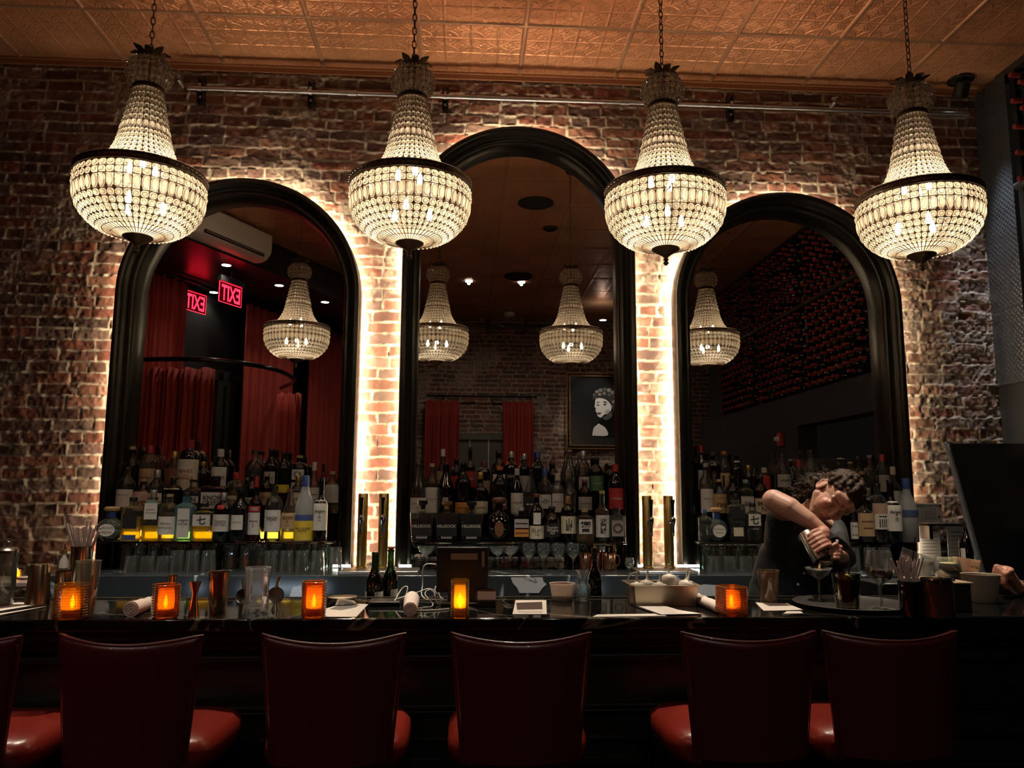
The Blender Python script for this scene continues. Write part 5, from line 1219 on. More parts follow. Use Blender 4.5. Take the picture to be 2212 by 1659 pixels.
for i,(px,dy,tl,lab) in enumerate(((1376,-.03,0,'leftmost squeeze bottle with its cap strap in the steel pan'),(1396,.03,.1,'squeeze bottle second from left in the steel pan'),(1422,-.04,.15,'small squeeze bottle in the middle front of the steel pan'),(1447,.035,-.05,'tallest squeeze bottle at the middle back of the steel pan'),(1472,-.02,.55,'tilted squeeze bottle right of the tallest one in the steel pan'),(1482,.04,.1,'rightmost upright squeeze bottle in the steel pan'))):
    x=atY(px,1280,P.y+dy).x;zz=[.0,-.004,-.020,.022,.006,.0][i]
    s=thing('squeeze_bottle',lab,'squeeze bottle',(x,P.y+dy,BZ+.005+max(zz,0)*1.0+.0),0,'squeeze bottles in the steel pan');s.rotation_euler=(0,tl*.6,0)
    link('bottle_body',SQM,s);link('nozzle',TPM,s)
    if i==0: MB().tube([(-.026,0,.06),(-.034,0,.085),(-.022,0,.105),(0,0,.112)],.0018,6).build('cap_strap',TIPM,s)
# bartender side glass
t,a,b_,H=cup('pint_glass',1662,1300,46,36,66,glass('tea_glass',(.55,.42,.30),(.30,.22,.15),1,body=.12),'pint glass with amber drink in front of the bartender','glass')
# round tray with drinks
c=atZ(1842,1311,BZ);P=Vector((c.x,-1.80,BZ));k=ppm(P);r=121/k
r=.205;P.y=-1.82
t=thing('serving_tray','round black serving tray with drinks at right on the bar','tray',P);MB().lathe([(0,.002),(r*.9,0),(r,.016),(r*.985,.017),(r*.88,.006),(0,.006)],64).build('tray',mat('dark_rubber_tray',(.035,.03,.026),.45,0,.1,300),t)
TZ=BZ+.0065
P=atY(1771,1300,-1.68);P.z=TZ;k=ppm(P);t=thing('coupe_glass','coupe glass of dark cocktail being poured by the bartender','glass',P);s=29/k;H=atY(1771,1226,-1.68).z-TZ
MB().lathe([(s*.62,0),(s*.62,.0015),(.006,.005),(.0032,.012),(.0032,H*.60),(s*.25,H*.66),(s*.75,H*.80),(s,H),(s*.97,H),(s*.72,H*.815),(s*.2,H*.68),(0,H*.67)],40).build('glass_body',GLW,t,smooth=50)
MB().lathe([(0,H*.675),(s*.2,H*.685),(s*.70,H*.825),(s*.86,H*.93),(0,H*.93)],32).build('cocktail',mat('dark_cocktail',(.10,.03,.015),.15),t);MB().lathe([(0,H*.932),(s*.86,H*.932),(s*.87,H*.94),(0,H*.945)],32).build('foam',mat('cocktail_foam',(.45,.26,.12),.6,0,.4,600),t)
P=atZ(1831,1315,TZ);k=ppm(P);t=thing('rocks_glass','short glass of dark cola drink with lime and black straw on tray','glass',P);s=30/k;b0=24/k;H=74/k
MB().lathe([(0,0),(b0,0),(s,H),(s-.002,H),(b0-.003,.012),(0,.012)],36).build('glass_body',glass('rocks_glass_wall',(.75,.70,.45),(.35,.30,.14),1.1),t,smooth=40)
MB().lathe([(0,.013),(b0-.004,.013),(s-.006,H*.86),(0,H*.86)],30).build('cola',mat('dark_cola',(.02,.008,.005),.1),t)
MB().lathe([(0,-.003),(.016,-.003),(.016,.003),(0,.003)],20,M=Matrix.Translation((.012,-.004,H*.90))@Matrix.Rotation(.7,4,'Y')).build('lime_slice',mat('lime_green',(.45,.42,.12),.5),t)
MB().tube([(.002,0,H*.4),(.010,.0,H*1.02),(.020,0,H*1.45)],.0028,6).build('straw',BLKP,t)
P=atZ(1905,1315,TZ);k=ppm(P);t=thing('wine_glass','large stemmed glass of red wine standing on the round tray','glass',P);s=29/k;H=atY(1905,1190,P.y).z-TZ
MB().lathe([(s*.95,0),(s*.95,.0015),(.008,.005),(.0035,.014),(.0035,H*.38),(.010,H*.42),(s*.75,H*.52),(s,H*.64),(s*.98,H*.78),(s*.84,H),(s*.82,H),(s*.95,H*.78),(s*.97,H*.64),(s*.72,H*.53),(0,H*.43)],40).build('glass_body',GLW,t,smooth=50)
MB().lathe([(0,H*.435),(s*.70,H*.535),(s*.95,H*.64),(s*.955,H*.68),(0,H*.68)],36).build('red_wine',mat('red_wine',(.025,.003,.006),.08),t)
# straw jar, mason jar, box, bowl
t,a,b_,H=cup('straw_jar',1968,1330,46,46,66,GL['dark'],'black glass jar of wrapped straws behind the wine glass','jar');MB().lathe([(a*1.02,H),(a*1.02,H+.012),(a*.9,H+.012),(a*.9,H)],28).build('rim',BLKP,t)
for i in range(9):
    an=-.35+.7*i/8+.05*math.sin(i*7);MB().tube([((i/8-.5)*.02,.004*math.sin(i*3),H-.03),((i/8-.5)*.03+math.sin(an)*.11,.01*math.cos(i*5),H+.085+.01*math.sin(i*4))],.0036,6).build('straw',S,t)
P=Vector((t.location.x,t.location.y+.05,BZ))
s=thing('bar_spoon','long twisted steel bar spoon sticking out by the straws','spoon',(atY(1963,1300,-1.66).x,-1.66,BZ));B=atY(1977,1160,-1.66)-s.location;MB().tube([Vector((0,0,.02)).lerp(B,k/14)+Vector((.0012*math.sin(k*2),.0012*math.cos(k*2),0)) for k in range(15)],.0019,6).build('shaft',CHR,s);MB().lathe([(0,-.004),(.011,-.001),(.009,.003),(0,.004)],14,asp=1.4).build('bowl',CHR,s,loc=(0,0,.004))
t,a,b_,H=cup('mason_jar',2027,1332,68,66,72,glass('mason_glass',(.32,.20,.16),(.14,.08,.06),1,body=.12),'wide mason jar of dark cherries in front of the black box','jar')
MB().lathe([(a*.92,H),(a*.95,H+.004),(a*.92,H+.008),(a*.95,H+.012),(a*.9,H+.014),(a*.86,H+.0)],32).build('threaded_neck',GL['smoke'],t)
r_=random.Random(3);ch=MB();mb=MB();mb.lathe([(0,-.009),(.008,-.004),(.009,.002),(.005,.008),(0,.009)],10);CHERRY=mb.mesh('cherry',mat('dark_cherry',(.06,.012,.012),.25))
for i in range(30): q=r_.uniform(0,2*PI);u=r_.uniform(.3,.8)*a*.9;link('cherry',CHERRY,t,(u*math.cos(q),u*math.sin(q),.014+r_.uniform(0,H*.72)))
P=atZ(2092,1328,BZ);P.y=max(P.y,-1.86);k=ppm(P);t=thing('black_box','black box with pale wooden top beside the mason jar','box',P)
bevel(MB().box((0,0,.046),(78/k,.16,.092)).build('box',BLKM,t),.003);bevel(MB().box((-.01,0,.0965),(96/k,.18,.007)).build('wooden_top',mat('pale_wood_board',(.42,.30,.20),.6,0,.2,60,var=.25),t),.002)
o=thing('knife','steel blade lying on the wooden board top of the black box','knife',P+Vector((-.075,-.04,.1005)),-.2);MB().box((0,0,.004),(.11,.022,.004)).build('blade',STEEL,o);MB().box((.07,0,.005),(.05,.018,.01)).build('handle',STEEL,o)
t,a,b_,H=cup('plastic_bowl',2122,1300,76,56,58,mat('beige_plastic',(.42,.36,.29),.5),'round beige plastic tub behind the black box','container',z=BZ)
P=atY(2050,1235,-1.50);t=thing('side_station','dark steel service station behind the bar at right','counter',(2.0,-1.26,0));bevel(MB().box((.06,0,.56),(.62,.20,1.12)).build('body',mat('dark_well_steel',(.06,.06,.06),.3,.7),t),.005)
SZ2=1.12
P=atY(2050,1236,-1.27);P.z=SZ2;k=ppm(P);t=thing('wine_glass','stemless round glass of white sangria on the service station','glass',P);r=31/k
MB().lathe([(0,0),(r*.5,0),(r*.85,.02),(r,.045),(r*.95,.075),(r*.8,.10),(r*.77,.10),(r*.92,.075),(r*.96,.045),(r*.8,.022),(0,.006)],36).build('glass_body',GLW,t,smooth=50);MB().lathe([(0,.008),(r*.78,.024),(r*.93,.045),(r*.9,.078),(0,.08)],30).build('fruit_punch',mat('pale_punch',(.62,.52,.24),.3,0,.8,90),t)
P=atY(2083,1240,-1.30);P.z=SZ2;k=ppm(P);t=thing('plastic_cup','tilted clear plastic cup of brown tea with marker writing','cup',P);t.rotation_euler=(0,.16,0);MB().lathe([(0,0),(20/k,0),(27/k,50/k),(26/k,50/k),(19/k,.003),(0,.003)],30).build('cup_wall',glass('tea_cup_plastic',(.72,.58,.46),(.5,.38,.28),.6,.2,body=.4),t);MB().lathe([(0,.004),(19/k,.004),(22/k,24/k),(0,24/k)],28).build('tea',mat('tea_brown',(.28,.13,.06),.3),t);lettering('O-Tea',.035,.014,INK['b'],t,(.004,-25.5/k,34/k))
P=atY(1985,1225,-1.26);P.z=SZ2;t=thing('cutting_board','clear plastic lid and pale board on the service station','board',P);bevel(MB().box((.03,0,.006),(.18,.14,.01)).build('board',mat('pale_wood_board',(.42,.30,.20),.6),t),.002)
c=MB().box((-.01,.05,.07),(.15,.004,.10),M=Matrix.Rotation(.35,4,'Y')).build('clear_lid',glass('clear_lid',(.75,.78,.78),(.4,.42,.42),1,body=.12),t)
# ================================================================ RIGHT WALL CORNER: shelf, posters, black panel
z=atY(2000,1131,-.22).z
t=thing('wall_shelf','thin black wall shelf right of the right mirror','shelf',(atY(2050,1131,-.15).x,-.14,z));MB().box((.12,0,-.006),(.62,.24,.012)).build('board',BLKS,t)
for sx in(-.1,.3):MB().box((sx,.06,-.05),(.02,.1,.09)).build('bracket',BLKS,t)
PW=mat('poster_white',(.74,.72,.70),.5)
def poster(name,x0,y0,x1,y1,Y,lab):
    A=atY(x0,y0,Y);B=atY(x1,y1,Y);c=Vector(((A.x+B.x)/2,Y,B.z));t=thing(name,lab,'poster',c);w_=B.x-A.x;h=A.z-B.z
    bevel(MB().box((0,0,h/2),(w_,.004,h)).build('sheet',PW,t),.0015,1);return t,w_,h
t,w_,h=poster('first_aid_poster',1972,1087,2037,1129,-.20,'white emergency first aid poster with red cross on the wall shelf')
lettering('EMERGENCY FIRST AID',w_*.86,h*.20,INK['k'],t,(-w_*.06,-.0022,h*.86));f=MB();f.box((w_*.43,-.0026,h*.86),(.006,.001,.022));f.box((w_*.43,-.0026,h*.86),(.022,.001,.006));f.build('red_cross',INK['r'],t)
lettering('FOR CHOKING',w_*.3,h*.08,INK['r'],t,(.02,-.0022,h*.70));
for i in range(5): MB().box((.012,-.0024,h*(.58-.1*i)),(w_*.42,.0006,h*.03)).build('text_line',INK['t'],t)
MB().box((-w_*.22,-.0024,h*.42),(.0012,.0006,h*.75)).build('divider',INK['k'],t);MB().lathe([(0,-.001),(.008,0),(0,.001)],10,M=Matrix.Rotation(PI/2,4,'X')).build('picture',INK['b'],t,loc=(w_*.38,-.0024,h*.3))
t,w_,h=poster('notice_poster',1982,1137,2034,1215,-.03,'white choking notice with red capitals under the wall shelf');lettering('CHOKING',w_*.8,h*.14,INK['r'],t,(0,-.0022,h*.90))
for i in range(6): MB().box((0,-.0024,h*(.7-.09*i)),(w_*.7,.0006,h*.02)).build('text_line',INK['t'],t)
t,w_,h=poster('notice_poster',2044,1137,2130,1222,-.03,'white printed notice right of the choking notice under the shelf')
for i in range(7): MB().box((-w_*.1,-.0024,h*(.85-.1*i)),(w_*.6,.0006,h*.018)).build('text_line',INK['t'],t)
# big black leaning panel
Y=-1.0
A=atY(2050,958,Y);B=atY(2330,958,Y);Cc=atY(2330,1260,Y);Dd=atY(2136,1262,Y)
c=Vector(((Dd.x+Cc.x)/2,Y,Dd.z));t=thing('menu_board','large black slanted panel with pale edge at the right end of bar','screen',c)
poly=[((p-c).x,(p-c).z) for p in(A,Dd,Cc,B)];bevel(MB().prism(poly,-.012,.012).build('panel',mat('panel_black',(.008,.008,.009),.3),t,smooth=0),.002)
e=MB();pp=[((p-c).x,(p-c).z) for p in(A,Dd)];e.prism([pp[0],(pp[0][0]+.006,pp[0][1]),(pp[1][0]+.006,pp[1][1]),pp[1],(pp[1][0]-.014,pp[1][1]),(pp[0][0]-.010,pp[0][1])],.0,.026);e.build('pale_edge',mat('pale_edge',(.42,.46,.52),.3,.3),t,smooth=0)
MB().box((.1,.02,-.28),(.05,.05,.56)).build('stand',BLKP,t);MB().box((.1,.02,-.0),(.3,.04,.03)).build('stand_bar',BLKP,t)
# ================================================================ THE BARTENDER
def capsule(mb,a,b_,ra,rb,seg=18):
    a=Vector(a);b_=Vector(b_);d=b_-a;L=d.length
    if L<1e-5:d=Vector((0,0,1));L=1e-5
    q=Matrix.Translation(a)@d.to_track_quat('Z','Y').to_matrix().to_4x4();pr=[]
    for i in range(8): t=-PI/2+PI/2*i/8;pr.append((ra*math.cos(t),ra*math.sin(t)))
    for i in range(9): t=PI/2*i/8;pr.append((max(rb*math.cos(t),0),L+rb*math.sin(t)))
    pr[0]=(0,-ra);pr[-1]=(0,L+rb);mb.lathe(pr,seg,M=q,cap=False)
def chain_(mb,pts):
    for (a,ra),(b_,rb) in zip(pts,pts[1:]): capsule(mb,a,b_,ra,rb)
def ell(mb,c,r,M=None):
    pr=[(math.cos(-PI/2+PI*i/14),math.sin(-PI/2+PI*i/14)) for i in range(15)];pr[0]=(0,-1);pr[-1]=(0,1)
    Mm=Matrix.Translation(c)@Matrix.Diagonal((*r,1));mb.lathe(pr,22,M=(M@Mm if M is not None else Mm),cap=False)
def remeshed(mb,name,m,vox,smooth=4,fac=.5):
    me=mb.mesh(name,m,0);o=bpy.data.objects.new('tmp',me);COL.objects.link(o)
    r=o.modifiers.new('r','REMESH');r.mode='VOXEL';r.voxel_size=vox
    s=o.modifiers.new('s','SMOOTH');s.iterations=smooth;s.factor=fac
    dg=bpy.context.evaluated_depsgraph_get();n=bpy.data.meshes.new_from_object(o.evaluated_get(dg))
    bpy.data.objects.remove(o);bpy.data.meshes.remove(me);n.name=name;n.shade_smooth()
    if not n.materials: n.materials.append(m)
    return n
A_=atY
base=Vector((A_(1735,1300,-1.1).x,-1.08,0))
per=thing('person','bartender in sleeveless black shirt leaning over to pour a drink, dark curly hair tied back','person',base)
def rel(p):return p-base
# head frame
u0=Vector((.83,0,.56)).normalized();a=math.radians(35);cam_=Vector((0,-1,0))
U=(u0*math.cos(a)+cam_*math.sin(a));Nn=(cam_*math.cos(a)-u0*math.sin(a));S_=U.cross(Nn)
if S_.x>0:S_=-S_
th=math.radians(18);Nf=(Nn*math.cos(th)-S_*math.sin(th)).normalized();Sf=(S_*math.cos(th)+Nn*math.sin(th)).normalized()
EM=A_(1808,1100,-1.46);O=EM-Nf*.083
HM=Matrix(((Sf.x,U.x,Nf.x,O.x-base.x),(Sf.y,U.y,Nf.y,O.y-base.y),(Sf.z,U.z,Nf.z,O.z-base.z),(0,0,0,1)))   # local axes: ear side, up, face
hs=1.0
H=lambda x,y,z:HM@Vector((x,y,z))
SK=attr_mat('skin',.48);SK.node_tree.nodes['Principled BSDF'].inputs['Subsurface Weight'].default_value=.15;SK.node_tree.nodes['Principled BSDF'].inputs['Subsurface Radius'].default_value=(.02,.008,.004);SK.node_tree.nodes['Principled BSDF'].inputs['Subsurface Scale'].default_value=.3
mb=MB()
def he(c,r):ell(mb,c,r,HM)
def hc(a,b_,ra,rb):capsule(mb,H(*a),H(*b_),ra,rb)
he((0,.030,-.012),(.074,.086,.092));he((0,-.028,.028),(.062,.088,.058));hc((0,-.094,.058),(0,-.090,.066),.022,.018)
for s in(-1,1):
    hc((s*.050,-.045,.005),(s*.020,-.092,.050),.026,.020);he((s*.034,-.026,.062),(.026,.026,.024))
    hc((s*.012,.018,.083),(s*.046,.016,.068),.011,.011);he((s*.031,-.004,.073),(.0155,.0120,.014));he((s*.012,-.040,.093),(.0085,.008,.010))
    he((s*.076,-.006,-.012),(.006,.027,.018));chain_(mb,[(H(s*(.080+.004*math.sin(q_)),-.006+.027*math.cos(q_),-.014-.017*math.sin(q_)),.0042) for q_ in [PI*.05+PI*1.0*i_/7 for i_ in range(8)]]);he((s*.078,-.030,-.006),(.006,.008,.007))
    hc((s*.040,.040,.060),(s*.012,.050,.076),.02,.02)
hc((0,.010,.086),(0,-.034,.102),.0075,.0105);hc((0,-.050,.088),(0,-.06,.089),.008,.008)
hc((-.017,-.0615,.083),(0,-.0590,.0915),.0042,.0058);hc((.017,-.0615,.083),(0,-.0590,.0915),.0042,.0058)
hc((-.015,-.0690,.083),(0,-.0705,.0905),.0042,.0068);hc((.015,-.0690,.083),(0,-.0705,.0905),.0042,.0068)
# neck and shoulders
nb=rel(A_(1752,1112,-1.27))
capsule(mb,H(0,-.045,-.035),nb,.050,.056);capsule(mb,nb,rel(A_(1740,1135,-1.22)),.058,.075)
# raised right arm
sh=rel(A_(1704,1112,-1.22));el=rel(A_(1671,1081,-1.42));m1=rel(A_(1706,1098,-1.47));m2=rel(A_(1747,1124,-1.52));wr=rel(A_(1781,1149,-1.555))
chain_(mb,[(sh,.052),(el,.0465),(m1,.0455),(m2,.034),(wr,.0235)])
# right hand round the shaker
sa=rel(A_(1739,1150,-1.545));sb=rel(A_(1777,1210,-1.615));ax=(sb-sa).normalized()
vd=(rel(CAMLOC)-sa).normalized();side=ax.cross(vd).normalized()
if side.x<0:side=-side
fr=side.cross(ax).normalized()
if fr.y>0:fr=-fr
L=(sb-sa).length;mid=lambda t,s_,f_:sa.lerp(sb,t)+side*s_+fr*f_
pc=mid(.55,.050,.004);chain_(mb,[(wr,.0235),(mid(.30,.058,.004),.025),(mid(.42,.054,.006),.022)])
for k in range(4):
    t=.34+.135*k;r=[.0088,.0092,.0088,.0078][k];ln=[.9,1,.95,.8][k]
    k0=mid(t-.02,.052,.010);k1=mid(t+.01,.047,.032);k2=mid(t+.035,.022*1,.046);k3=mid(t+.05,-.006*ln,.047)
    chain_(mb,[(wr.lerp(k0,.35),.012),(k0,.0115),(k1,r*1.06),(k2,r),(k3,r*.85)])
chain_(mb,[(mid(.22,.050,.0),.014),(mid(.20,.046,.022),.0115),(mid(.22,.028,.040),.010),(mid(.27,.008,.046),.0088)])
ell(mb,mid(.5,.053,.004),(.017,.017,.034))
# left hand holding the fine strainer, its forearm
lw=rel(A_(1822,1203,-1.48));lh=rel(A_(1804,1194,-1.56))
chain_(mb,[(nb,.04),(rel(A_(1800,1148,-1.22)),.04),(rel(A_(1812,1190,-1.33)),.034),(rel(A_(1826,1206,-1.40)),.028),(lw,.024),(lw.lerp(lh,.6),.023),(lh,.022)])
sd=(rel(A_(1797,1219,-1.6))-rel(A_(1806,1176,-1.56))).normalized()
for k in range(4):
    q=lh+sd*(-.026+.0165*k);r=[.0085,.0088,.0085,.0075][k]
    chain_(mb,[(q+Vector((.018,.004,0)),.011),(q+Vector((.006,-.022,0)),r*1.05),(q+Vector((-.014,-.028,0)),r),(q+Vector((-.026,-.014,-.002)),r*.9)])
chain_(mb,[(lh+Vector((.012,0,.02)),.012),(lh+Vector((-.004,-.018,.034)),.0100),(lh+Vector((-.02,-.022,.028)),.0085)])
me=remeshed(mb,'body',SK,.0034,3,.45)
co=np.empty(len(me.vertices)*3,np.float32);me.vertices.foreach_get('co',co);co=co.reshape(-1,3)
inv=np.array(HM.inverted());lc=co@inv[:3,:3].T+inv[:3,3]
col=np.ones((len(co),3))*np.array((.60,.335,.245))
def blend(mask,c,k=1):
    global col;col=col*(1-mask[:,None]*k)+np.array(c)*mask[:,None]*k
x,y,z=lc.T;hd=(np.abs(x)<.1)&(np.abs(y)<.14)&(z>0)
for s in(-1,1): blend(np.exp(-(((x-s*.040)/.022)**2+((y+.030)/.02)**2))*hd,(.60,.17,.12),.55)
blend(np.exp(-((x/.014)**2+((y+.038)/.012)**2))*hd*(z>.09),(.60,.20,.15),.5)
lip=sst(1.25,.85,np.sqrt((x/.0195)**2+((y+.0645)/.0085)**2))*hd*(z>.075);blend(lip,(.42,.10,.085),.85)
blend(sst(1.2,.8,np.abs(y+.0645)/.0012)*(np.abs(x)<.018)*hd*(z>.075),(.14,.03,.025),.8)
for s in(-1,1):
    ex=x-s*.031;bw=sst(1.2,.7,np.sqrt((ex/.021)**2+((y-.0205+ex**2*12)/.0036)**2))*hd;blend(bw,(.07,.035,.02),.8)
    ll=sst(1.2,.7,np.sqrt((ex/.0155)**2+((y+.0085-ex**2*16)/.0019)**2))*hd;blend(ll,(.03,.018,.014),.95)
    blend(np.exp(-((ex/.016)**2+((y-.004)/.007)**2))*hd,(.42,.20,.15),.5)
    blend(np.exp(-(((x-s*.0095)/.003)**2+((y+.0465)/.0025)**2))*hd*(z>.085),(.12,.04,.03),.9)
dh=np.linalg.norm(co-np.array(mid(.5,.03,.03)),axis=1);blend(np.exp(-(dh/.07)**2),(.60,.24,.16),.6)
dh=np.linalg.norm(co-np.array(lh),axis=1);blend(np.exp(-(dh/.05)**2),(.60,.25,.17),.6)
at_=me.color_attributes.new('Col','FLOAT_COLOR','POINT');at_.data.foreach_set('color',np.concatenate([col,np.ones((len(col),1))],1).reshape(-1).astype(np.float32))
link('body',me,per)
# fingernails
nm=mat('fingernail',(.66,.42,.36),.25)
for k in range(4):
    p=mid(.34+.135*k+.052,-.007*[.9,1,.95,.8][k],.0525);mb=MB();ell(mb,p,(.0045,.0025,.0035));mb.build('fingernail',nm,per)
# hair
HR=mat('dark_brown_hair',(.040,.021,.012),.6,0,.4,300,spec=.25)
rnd=random.Random(11);mb=MB()
ell(mb,(0,.046,-.030),(.083,.084,.094),HM)
for i in range(260):
    th_=rnd.uniform(0,2*PI);ph=math.acos(rnd.uniform(-1,1));d=Vector((math.sin(ph)*math.cos(th_),math.cos(ph),math.sin(ph)*math.sin(th_)))
    p=Vector((d.x*.079,.036+d.y*.088,-.016+d.z*.094))
    if p.z>.050 and p.y<.072: continue
    if p.y<-.015 and p.z>-.045: continue
    if p.y<-.05: continue
    if p.z>.015 and p.y<.045: continue
    ell(mb,H(*p),(rnd.uniform(.009,.015),)*3)
hb=rel(A_(1727,1062,-1.31));hj=H(.055,.03,-.085)
for i in range(95):
    k=rnd.random();c=hj.lerp(hb,k**.8);R_=.020+.026*k
    v=Vector((rnd.gauss(0,1),rnd.gauss(0,1),rnd.gauss(0,1))).normalized()*R_*rnd.uniform(.5,1)
    ell(mb,c+v,(rnd.uniform(.008,.014),)*3)
me=remeshed(mb,'hair',HR,.004,2,.4);hair=link('hair',me,per)
cu=MB()
def curl(p,d,L,r,turns,th_=.0016):
    d=d.normalized();x_=d.cross(Vector((.3,.2,1))).normalized();y_=d.cross(x_);n=int(10*turns)+4
    cu.tube([p+d*(L*i/n)+x_*(r*math.cos(2*PI*turns*i/n))+y_*(r*math.sin(2*PI*turns*i/n)) for i in range(n+1)],[th_*(1-.6*i/n) for i in range(n+1)],5)
for i in range(170):
    k=rnd.random();c=hj.lerp(hb,k**.7);v=Vector((rnd.gauss(0,1),rnd.gauss(0,1),rnd.gauss(0,1))).normalized()
    curl(c+v*(.018+.022*k),v+Vector((-.3,0,-.3)),rnd.uniform(.02,.045),rnd.uniform(.004,.008),rnd.uniform(1,2.4))
for i in range(110):
    th_=rnd.uniform(0,2*PI);ph=math.acos(rnd.uniform(-.2,1));d=Vector((math.sin(ph)*math.cos(th_),math.cos(ph),math.sin(ph)*math.sin(th_)))
    p=Vector((d.x*.083,.038+d.y*.092,-.016+d.z*.098))
    if p.z>.05 and p.y<.078: continue
    if p.z>.0 and p.y<.045: continue
    t_=Vector((-d.x*.2+rnd.uniform(-.5,.5),.1,-1+rnd.uniform(-.3,.3)));t_=t_-d*t_.dot(d)
    curl(H(*p),(HM.to_3x3()@t_),rnd.uniform(.03,.05),rnd.uniform(.003,.006),rnd.uniform(.8,1.8),.0019)
for k in range(7): curl(H(-.030+.006*k,.070,.070),HM.to_3x3()@Vector((.05*(k-3),-1,.25)),.048,.005,1.2,.0019)
cu.build('loose_curls',HR,hair,smooth=70)
# shirt, apron front, trousers
CL=mat('black_shirt_cloth',(.007,.007,.008),.75,0,.25,70);mb=MB()
def T(px,py,Y):return rel(A_(px,py,Y))
capsule(mb,T(1690,1140,-1.20),T(1690,1290,-1.08),.078,.085);capsule(mb,T(1785,1150,-1.20),T(1782,1290,-1.08),.080,.088)
capsule(mb,T(1737,1150,-1.20),T(1736,1300,-1.06),.105,.11);capsule(mb,T(1737,1175,-1.26),T(1737,1240,-1.17),.08,.09)
capsule(mb,T(1697,1122,-1.20),T(1737,1122,-1.19),.062,.055);capsule(mb,T(1737,1125,-1.19),T(1795,1145,-1.21),.055,.066)
capsule(mb,T(1684,1118,-1.25),T(1690,1150,-1.22),.058,.07)
capsule(mb,T(1672,1200,-1.12),T(1655,1300,-1.08),.07,.09)
chain_(mb,[(T(1800,1148,-1.22),.062),(T(1812,1190,-1.33),.050),(T(1826,1206,-1.40),.044),(T(1824,1204,-1.47),.030)])
for sx in(-.085,.085):chain_(mb,[(Vector((sx,.0,.98)),.11),(Vector((sx,.02,.5)),.075),(Vector((sx,.03,.08)),.055)]);capsule(mb,Vector((sx,.02,.04)),Vector((sx,-.12,.035)),.042,.035)
capsule(mb,Vector((-.06,0,1.0)),Vector((.06,0,1.0)),.125,.125)
me=remeshed(mb,'black_shirt',CL,.009,6,.5)
co=np.empty(len(me.vertices)*3,np.float32);me.vertices.foreach_get('co',co);co=co.reshape(-1,3).astype(float)
wv=np.sin(co[:,0]*60+co[:,2]*38+3*np.sin(co[:,2]*17))*.0035+np.sin(co[:,0]*31-co[:,2]*52)*.0025;wv*=(co[:,2]<1.36);co[:,1]+=wv;me.vertices.foreach_set('co',co.astype(np.float32).reshape(-1))
link('black_shirt',me,per)
BT=mat('silver_button',(.5,.5,.52),.3,.8)
bm_=me
from mathutils.bvhtree import BVHTree
bv=BVHTree.FromPolygons([v.co for v in me.vertices],[tuple(p.vertices) for p in me.polygons])
for px,py in((1724,1262),(1711,1287),(1737,1238)):
    d=ray(px,py).normalized();h=bv.ray_cast(CAMLOC-base,d)
    if h[0] is not None:
        mb=MB();mb.lathe([(0,-.002),(.0065,-.0015),(.006,.002),(0,.0025)],16,M=Matrix.Translation(h[0])@h[1].to_track_quat('Z','Y').to_matrix().to_4x4());mb.build('shirt_button',BT,per)
mb=MB()
for i in range(26):
    a=PI*(.05+.9*i/25);c=nb.lerp(H(0,-.045,-.035),.25);p=c+Vector((.060*math.cos(a+PI),-.052*math.sin(a),-.012-.022*math.sin(a)));ell(mb,p,(.0028,)*3)
mb.build('bead_necklace',mat('silver_beads',(.5,.47,.42),.25,.6),per)
# shaker, strainer
P=sa+base;t=thing('cocktail_shaker','silver shaker tin held upside down by the bartender, pouring into the coupe','cocktail shaker',P)
q=ax.to_track_quat('Z','Y').to_matrix().to_4x4()
MB().lathe([(0,.002),(.024,0),(.027,.004),(.038,L),(.0365,L),(.025,.006),(0,.006)],36,M=q).build('tin',mat('shaker_satin_steel',(.42,.38,.34),.26,1),t,smooth=40)
P=A_(1797,1203,-1.60);t=thing('fine_strainer','small steel fine strainer held under the shaker by the bartender','strainer',P)
h0=A_(1808,1172,-1.565)-P;h1=A_(1797,1219,-1.60)-P
MB().tube([h0,h1],.0035,8).build('handle',STEEL,t);MB().tube([h0-(h1-h0)*.12,h0],.006,8).build('grip',mat('pale_grip',(.6,.55,.5),.4),t)
bc=A_(1783,1212,-1.635)-P;MB().tube([h1,bc],.002,6).build('arm',STEEL,t);MB().lathe([(.0,-.022),(.014,-.016),(.024,0),(.0235,.001),(.0135,-.014),(0,-.02)],20).build('mesh_bowl',glass('strainer_mesh',(.45,.42,.38),(.15,.14,.12),1,.3,body=.2),t,loc=bc)
s0=A_(1776,1214,-1.62);s1=A_(1769,1233,-1.68)
t=thing('pouring_drink','thin tan stream of cocktail pouring from the shaker into the coupe','drink',s1);MB().tube([s0-s1,(s0-s1)*.6+Vector((-.004,0,.004)),Vector((0,0,0))],[.009,.005,.003],10).build('stream',mat('cocktail_stream',(.42,.26,.12),.25),t)
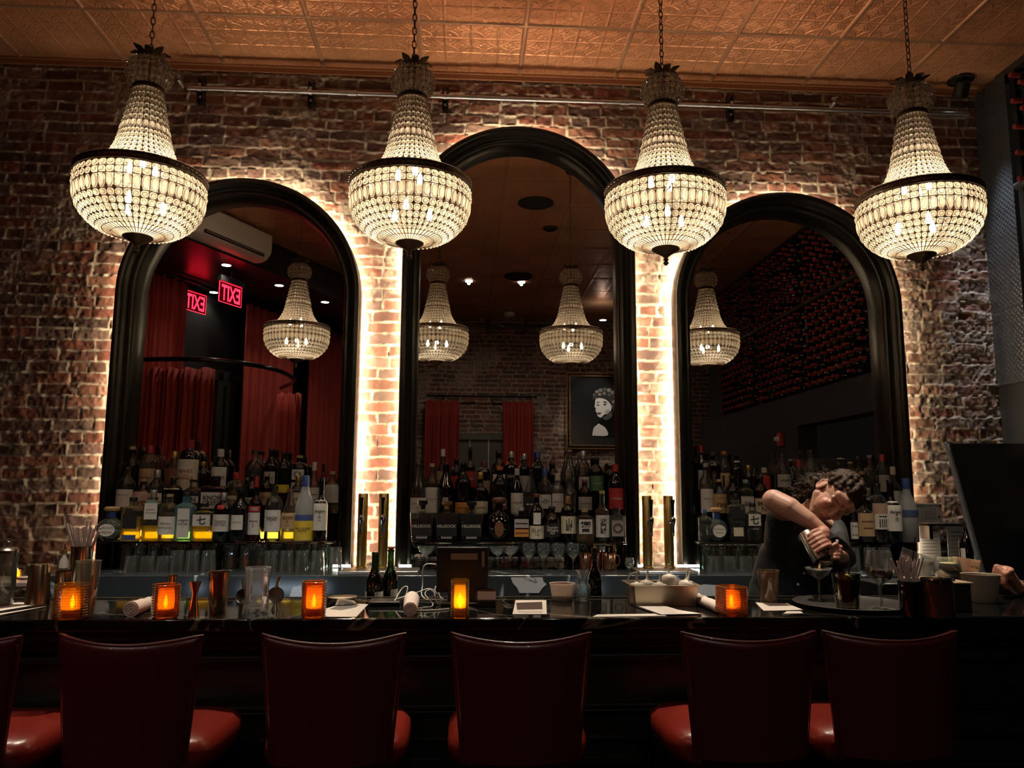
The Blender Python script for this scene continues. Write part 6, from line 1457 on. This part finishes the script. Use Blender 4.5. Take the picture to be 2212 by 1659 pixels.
# second guest's hand at the far right edge
def hand_person():
    c=A_(2188,1260,-1.55);p=thing('person','person in dark jacket at the right edge, only one hand and sleeve showing','person',Vector((c.x+.25,-1.45,0)))
    R=lambda px,py,Y:A_(px,py,Y)-p.location
    hx0=.32;mb=MB();wr=R(2190,1262,-1.56);pa=R(2172,1238,-1.60)
    chain_(mb,[(R(2225,1290,-1.52),.034),(wr,.028),(pa,.030)])
    chain_(mb,[(R(2225,1290,-1.52),.034),(R(2260,1300,-1.48),.035),(Vector((.25,.20,1.15)),.035),(Vector((.30,.28,1.38)),.04),(Vector((hx0,.28,1.45)),.045)])
    for k in range(4):
        q=pa+Vector((-.010+.004*k,-.012*k+.012,.018-.012*k));chain_(mb,[(q,.013),(q+Vector((-.026,-.012,.008)),.0105),(q+Vector((-.036,-.012,-.018)),.0095),(q+Vector((-.022,-.008,-.036)),.0085)])
    chain_(mb,[(pa+Vector((.012,-.012,.012)),.015),(pa+Vector((-.006,-.036,.010)),.0115),(pa+Vector((-.024,-.038,-.002)),.0095)])
    hx=(0.32,.28);ell(mb,(hx[0],hx[1],1.62),(.078,.095,.115));capsule(mb,(hx[0],hx[1],1.42),(hx[0],hx[1],1.55),.055,.052)
    me=remeshed(mb,'body',SK,.005,3,.45);n=len(me.vertices);c_=np.tile(np.array((.60,.26,.17,1.)),(n,1));a=me.color_attributes.new('Col','FLOAT_COLOR','POINT');a.data.foreach_set('color',c_.reshape(-1).astype(np.float32));link('body',me,p)
    mb=MB();chain_(mb,[(R(2206,1274,-1.54),.042),(R(2260,1300,-1.50),.055),(Vector((.25,.20,1.15)),.065),(Vector((.28,.28,1.38)),.075)])
    capsule(mb,(.22,.28,1.38),(.42,.28,1.38),.075,.075);capsule(mb,(.25,.28,1.3),(.26,.28,.95),.11,.12);capsule(mb,(.38,.28,1.3),(.38,.28,.95),.11,.12)
    for sx in(.24,.40):capsule(mb,(sx,.28,.9),(sx,.28,.06),.085,.05)
    link('dark_jacket',remeshed(mb,'dark_jacket',CL,.012,5,.5),p)
    mb=MB();ell(mb,(hx[0],hx[1]+.02,1.65),(.085,.10,.11));link('hair',remeshed(mb,'hair',HR,.01,2),p)
hand_person()
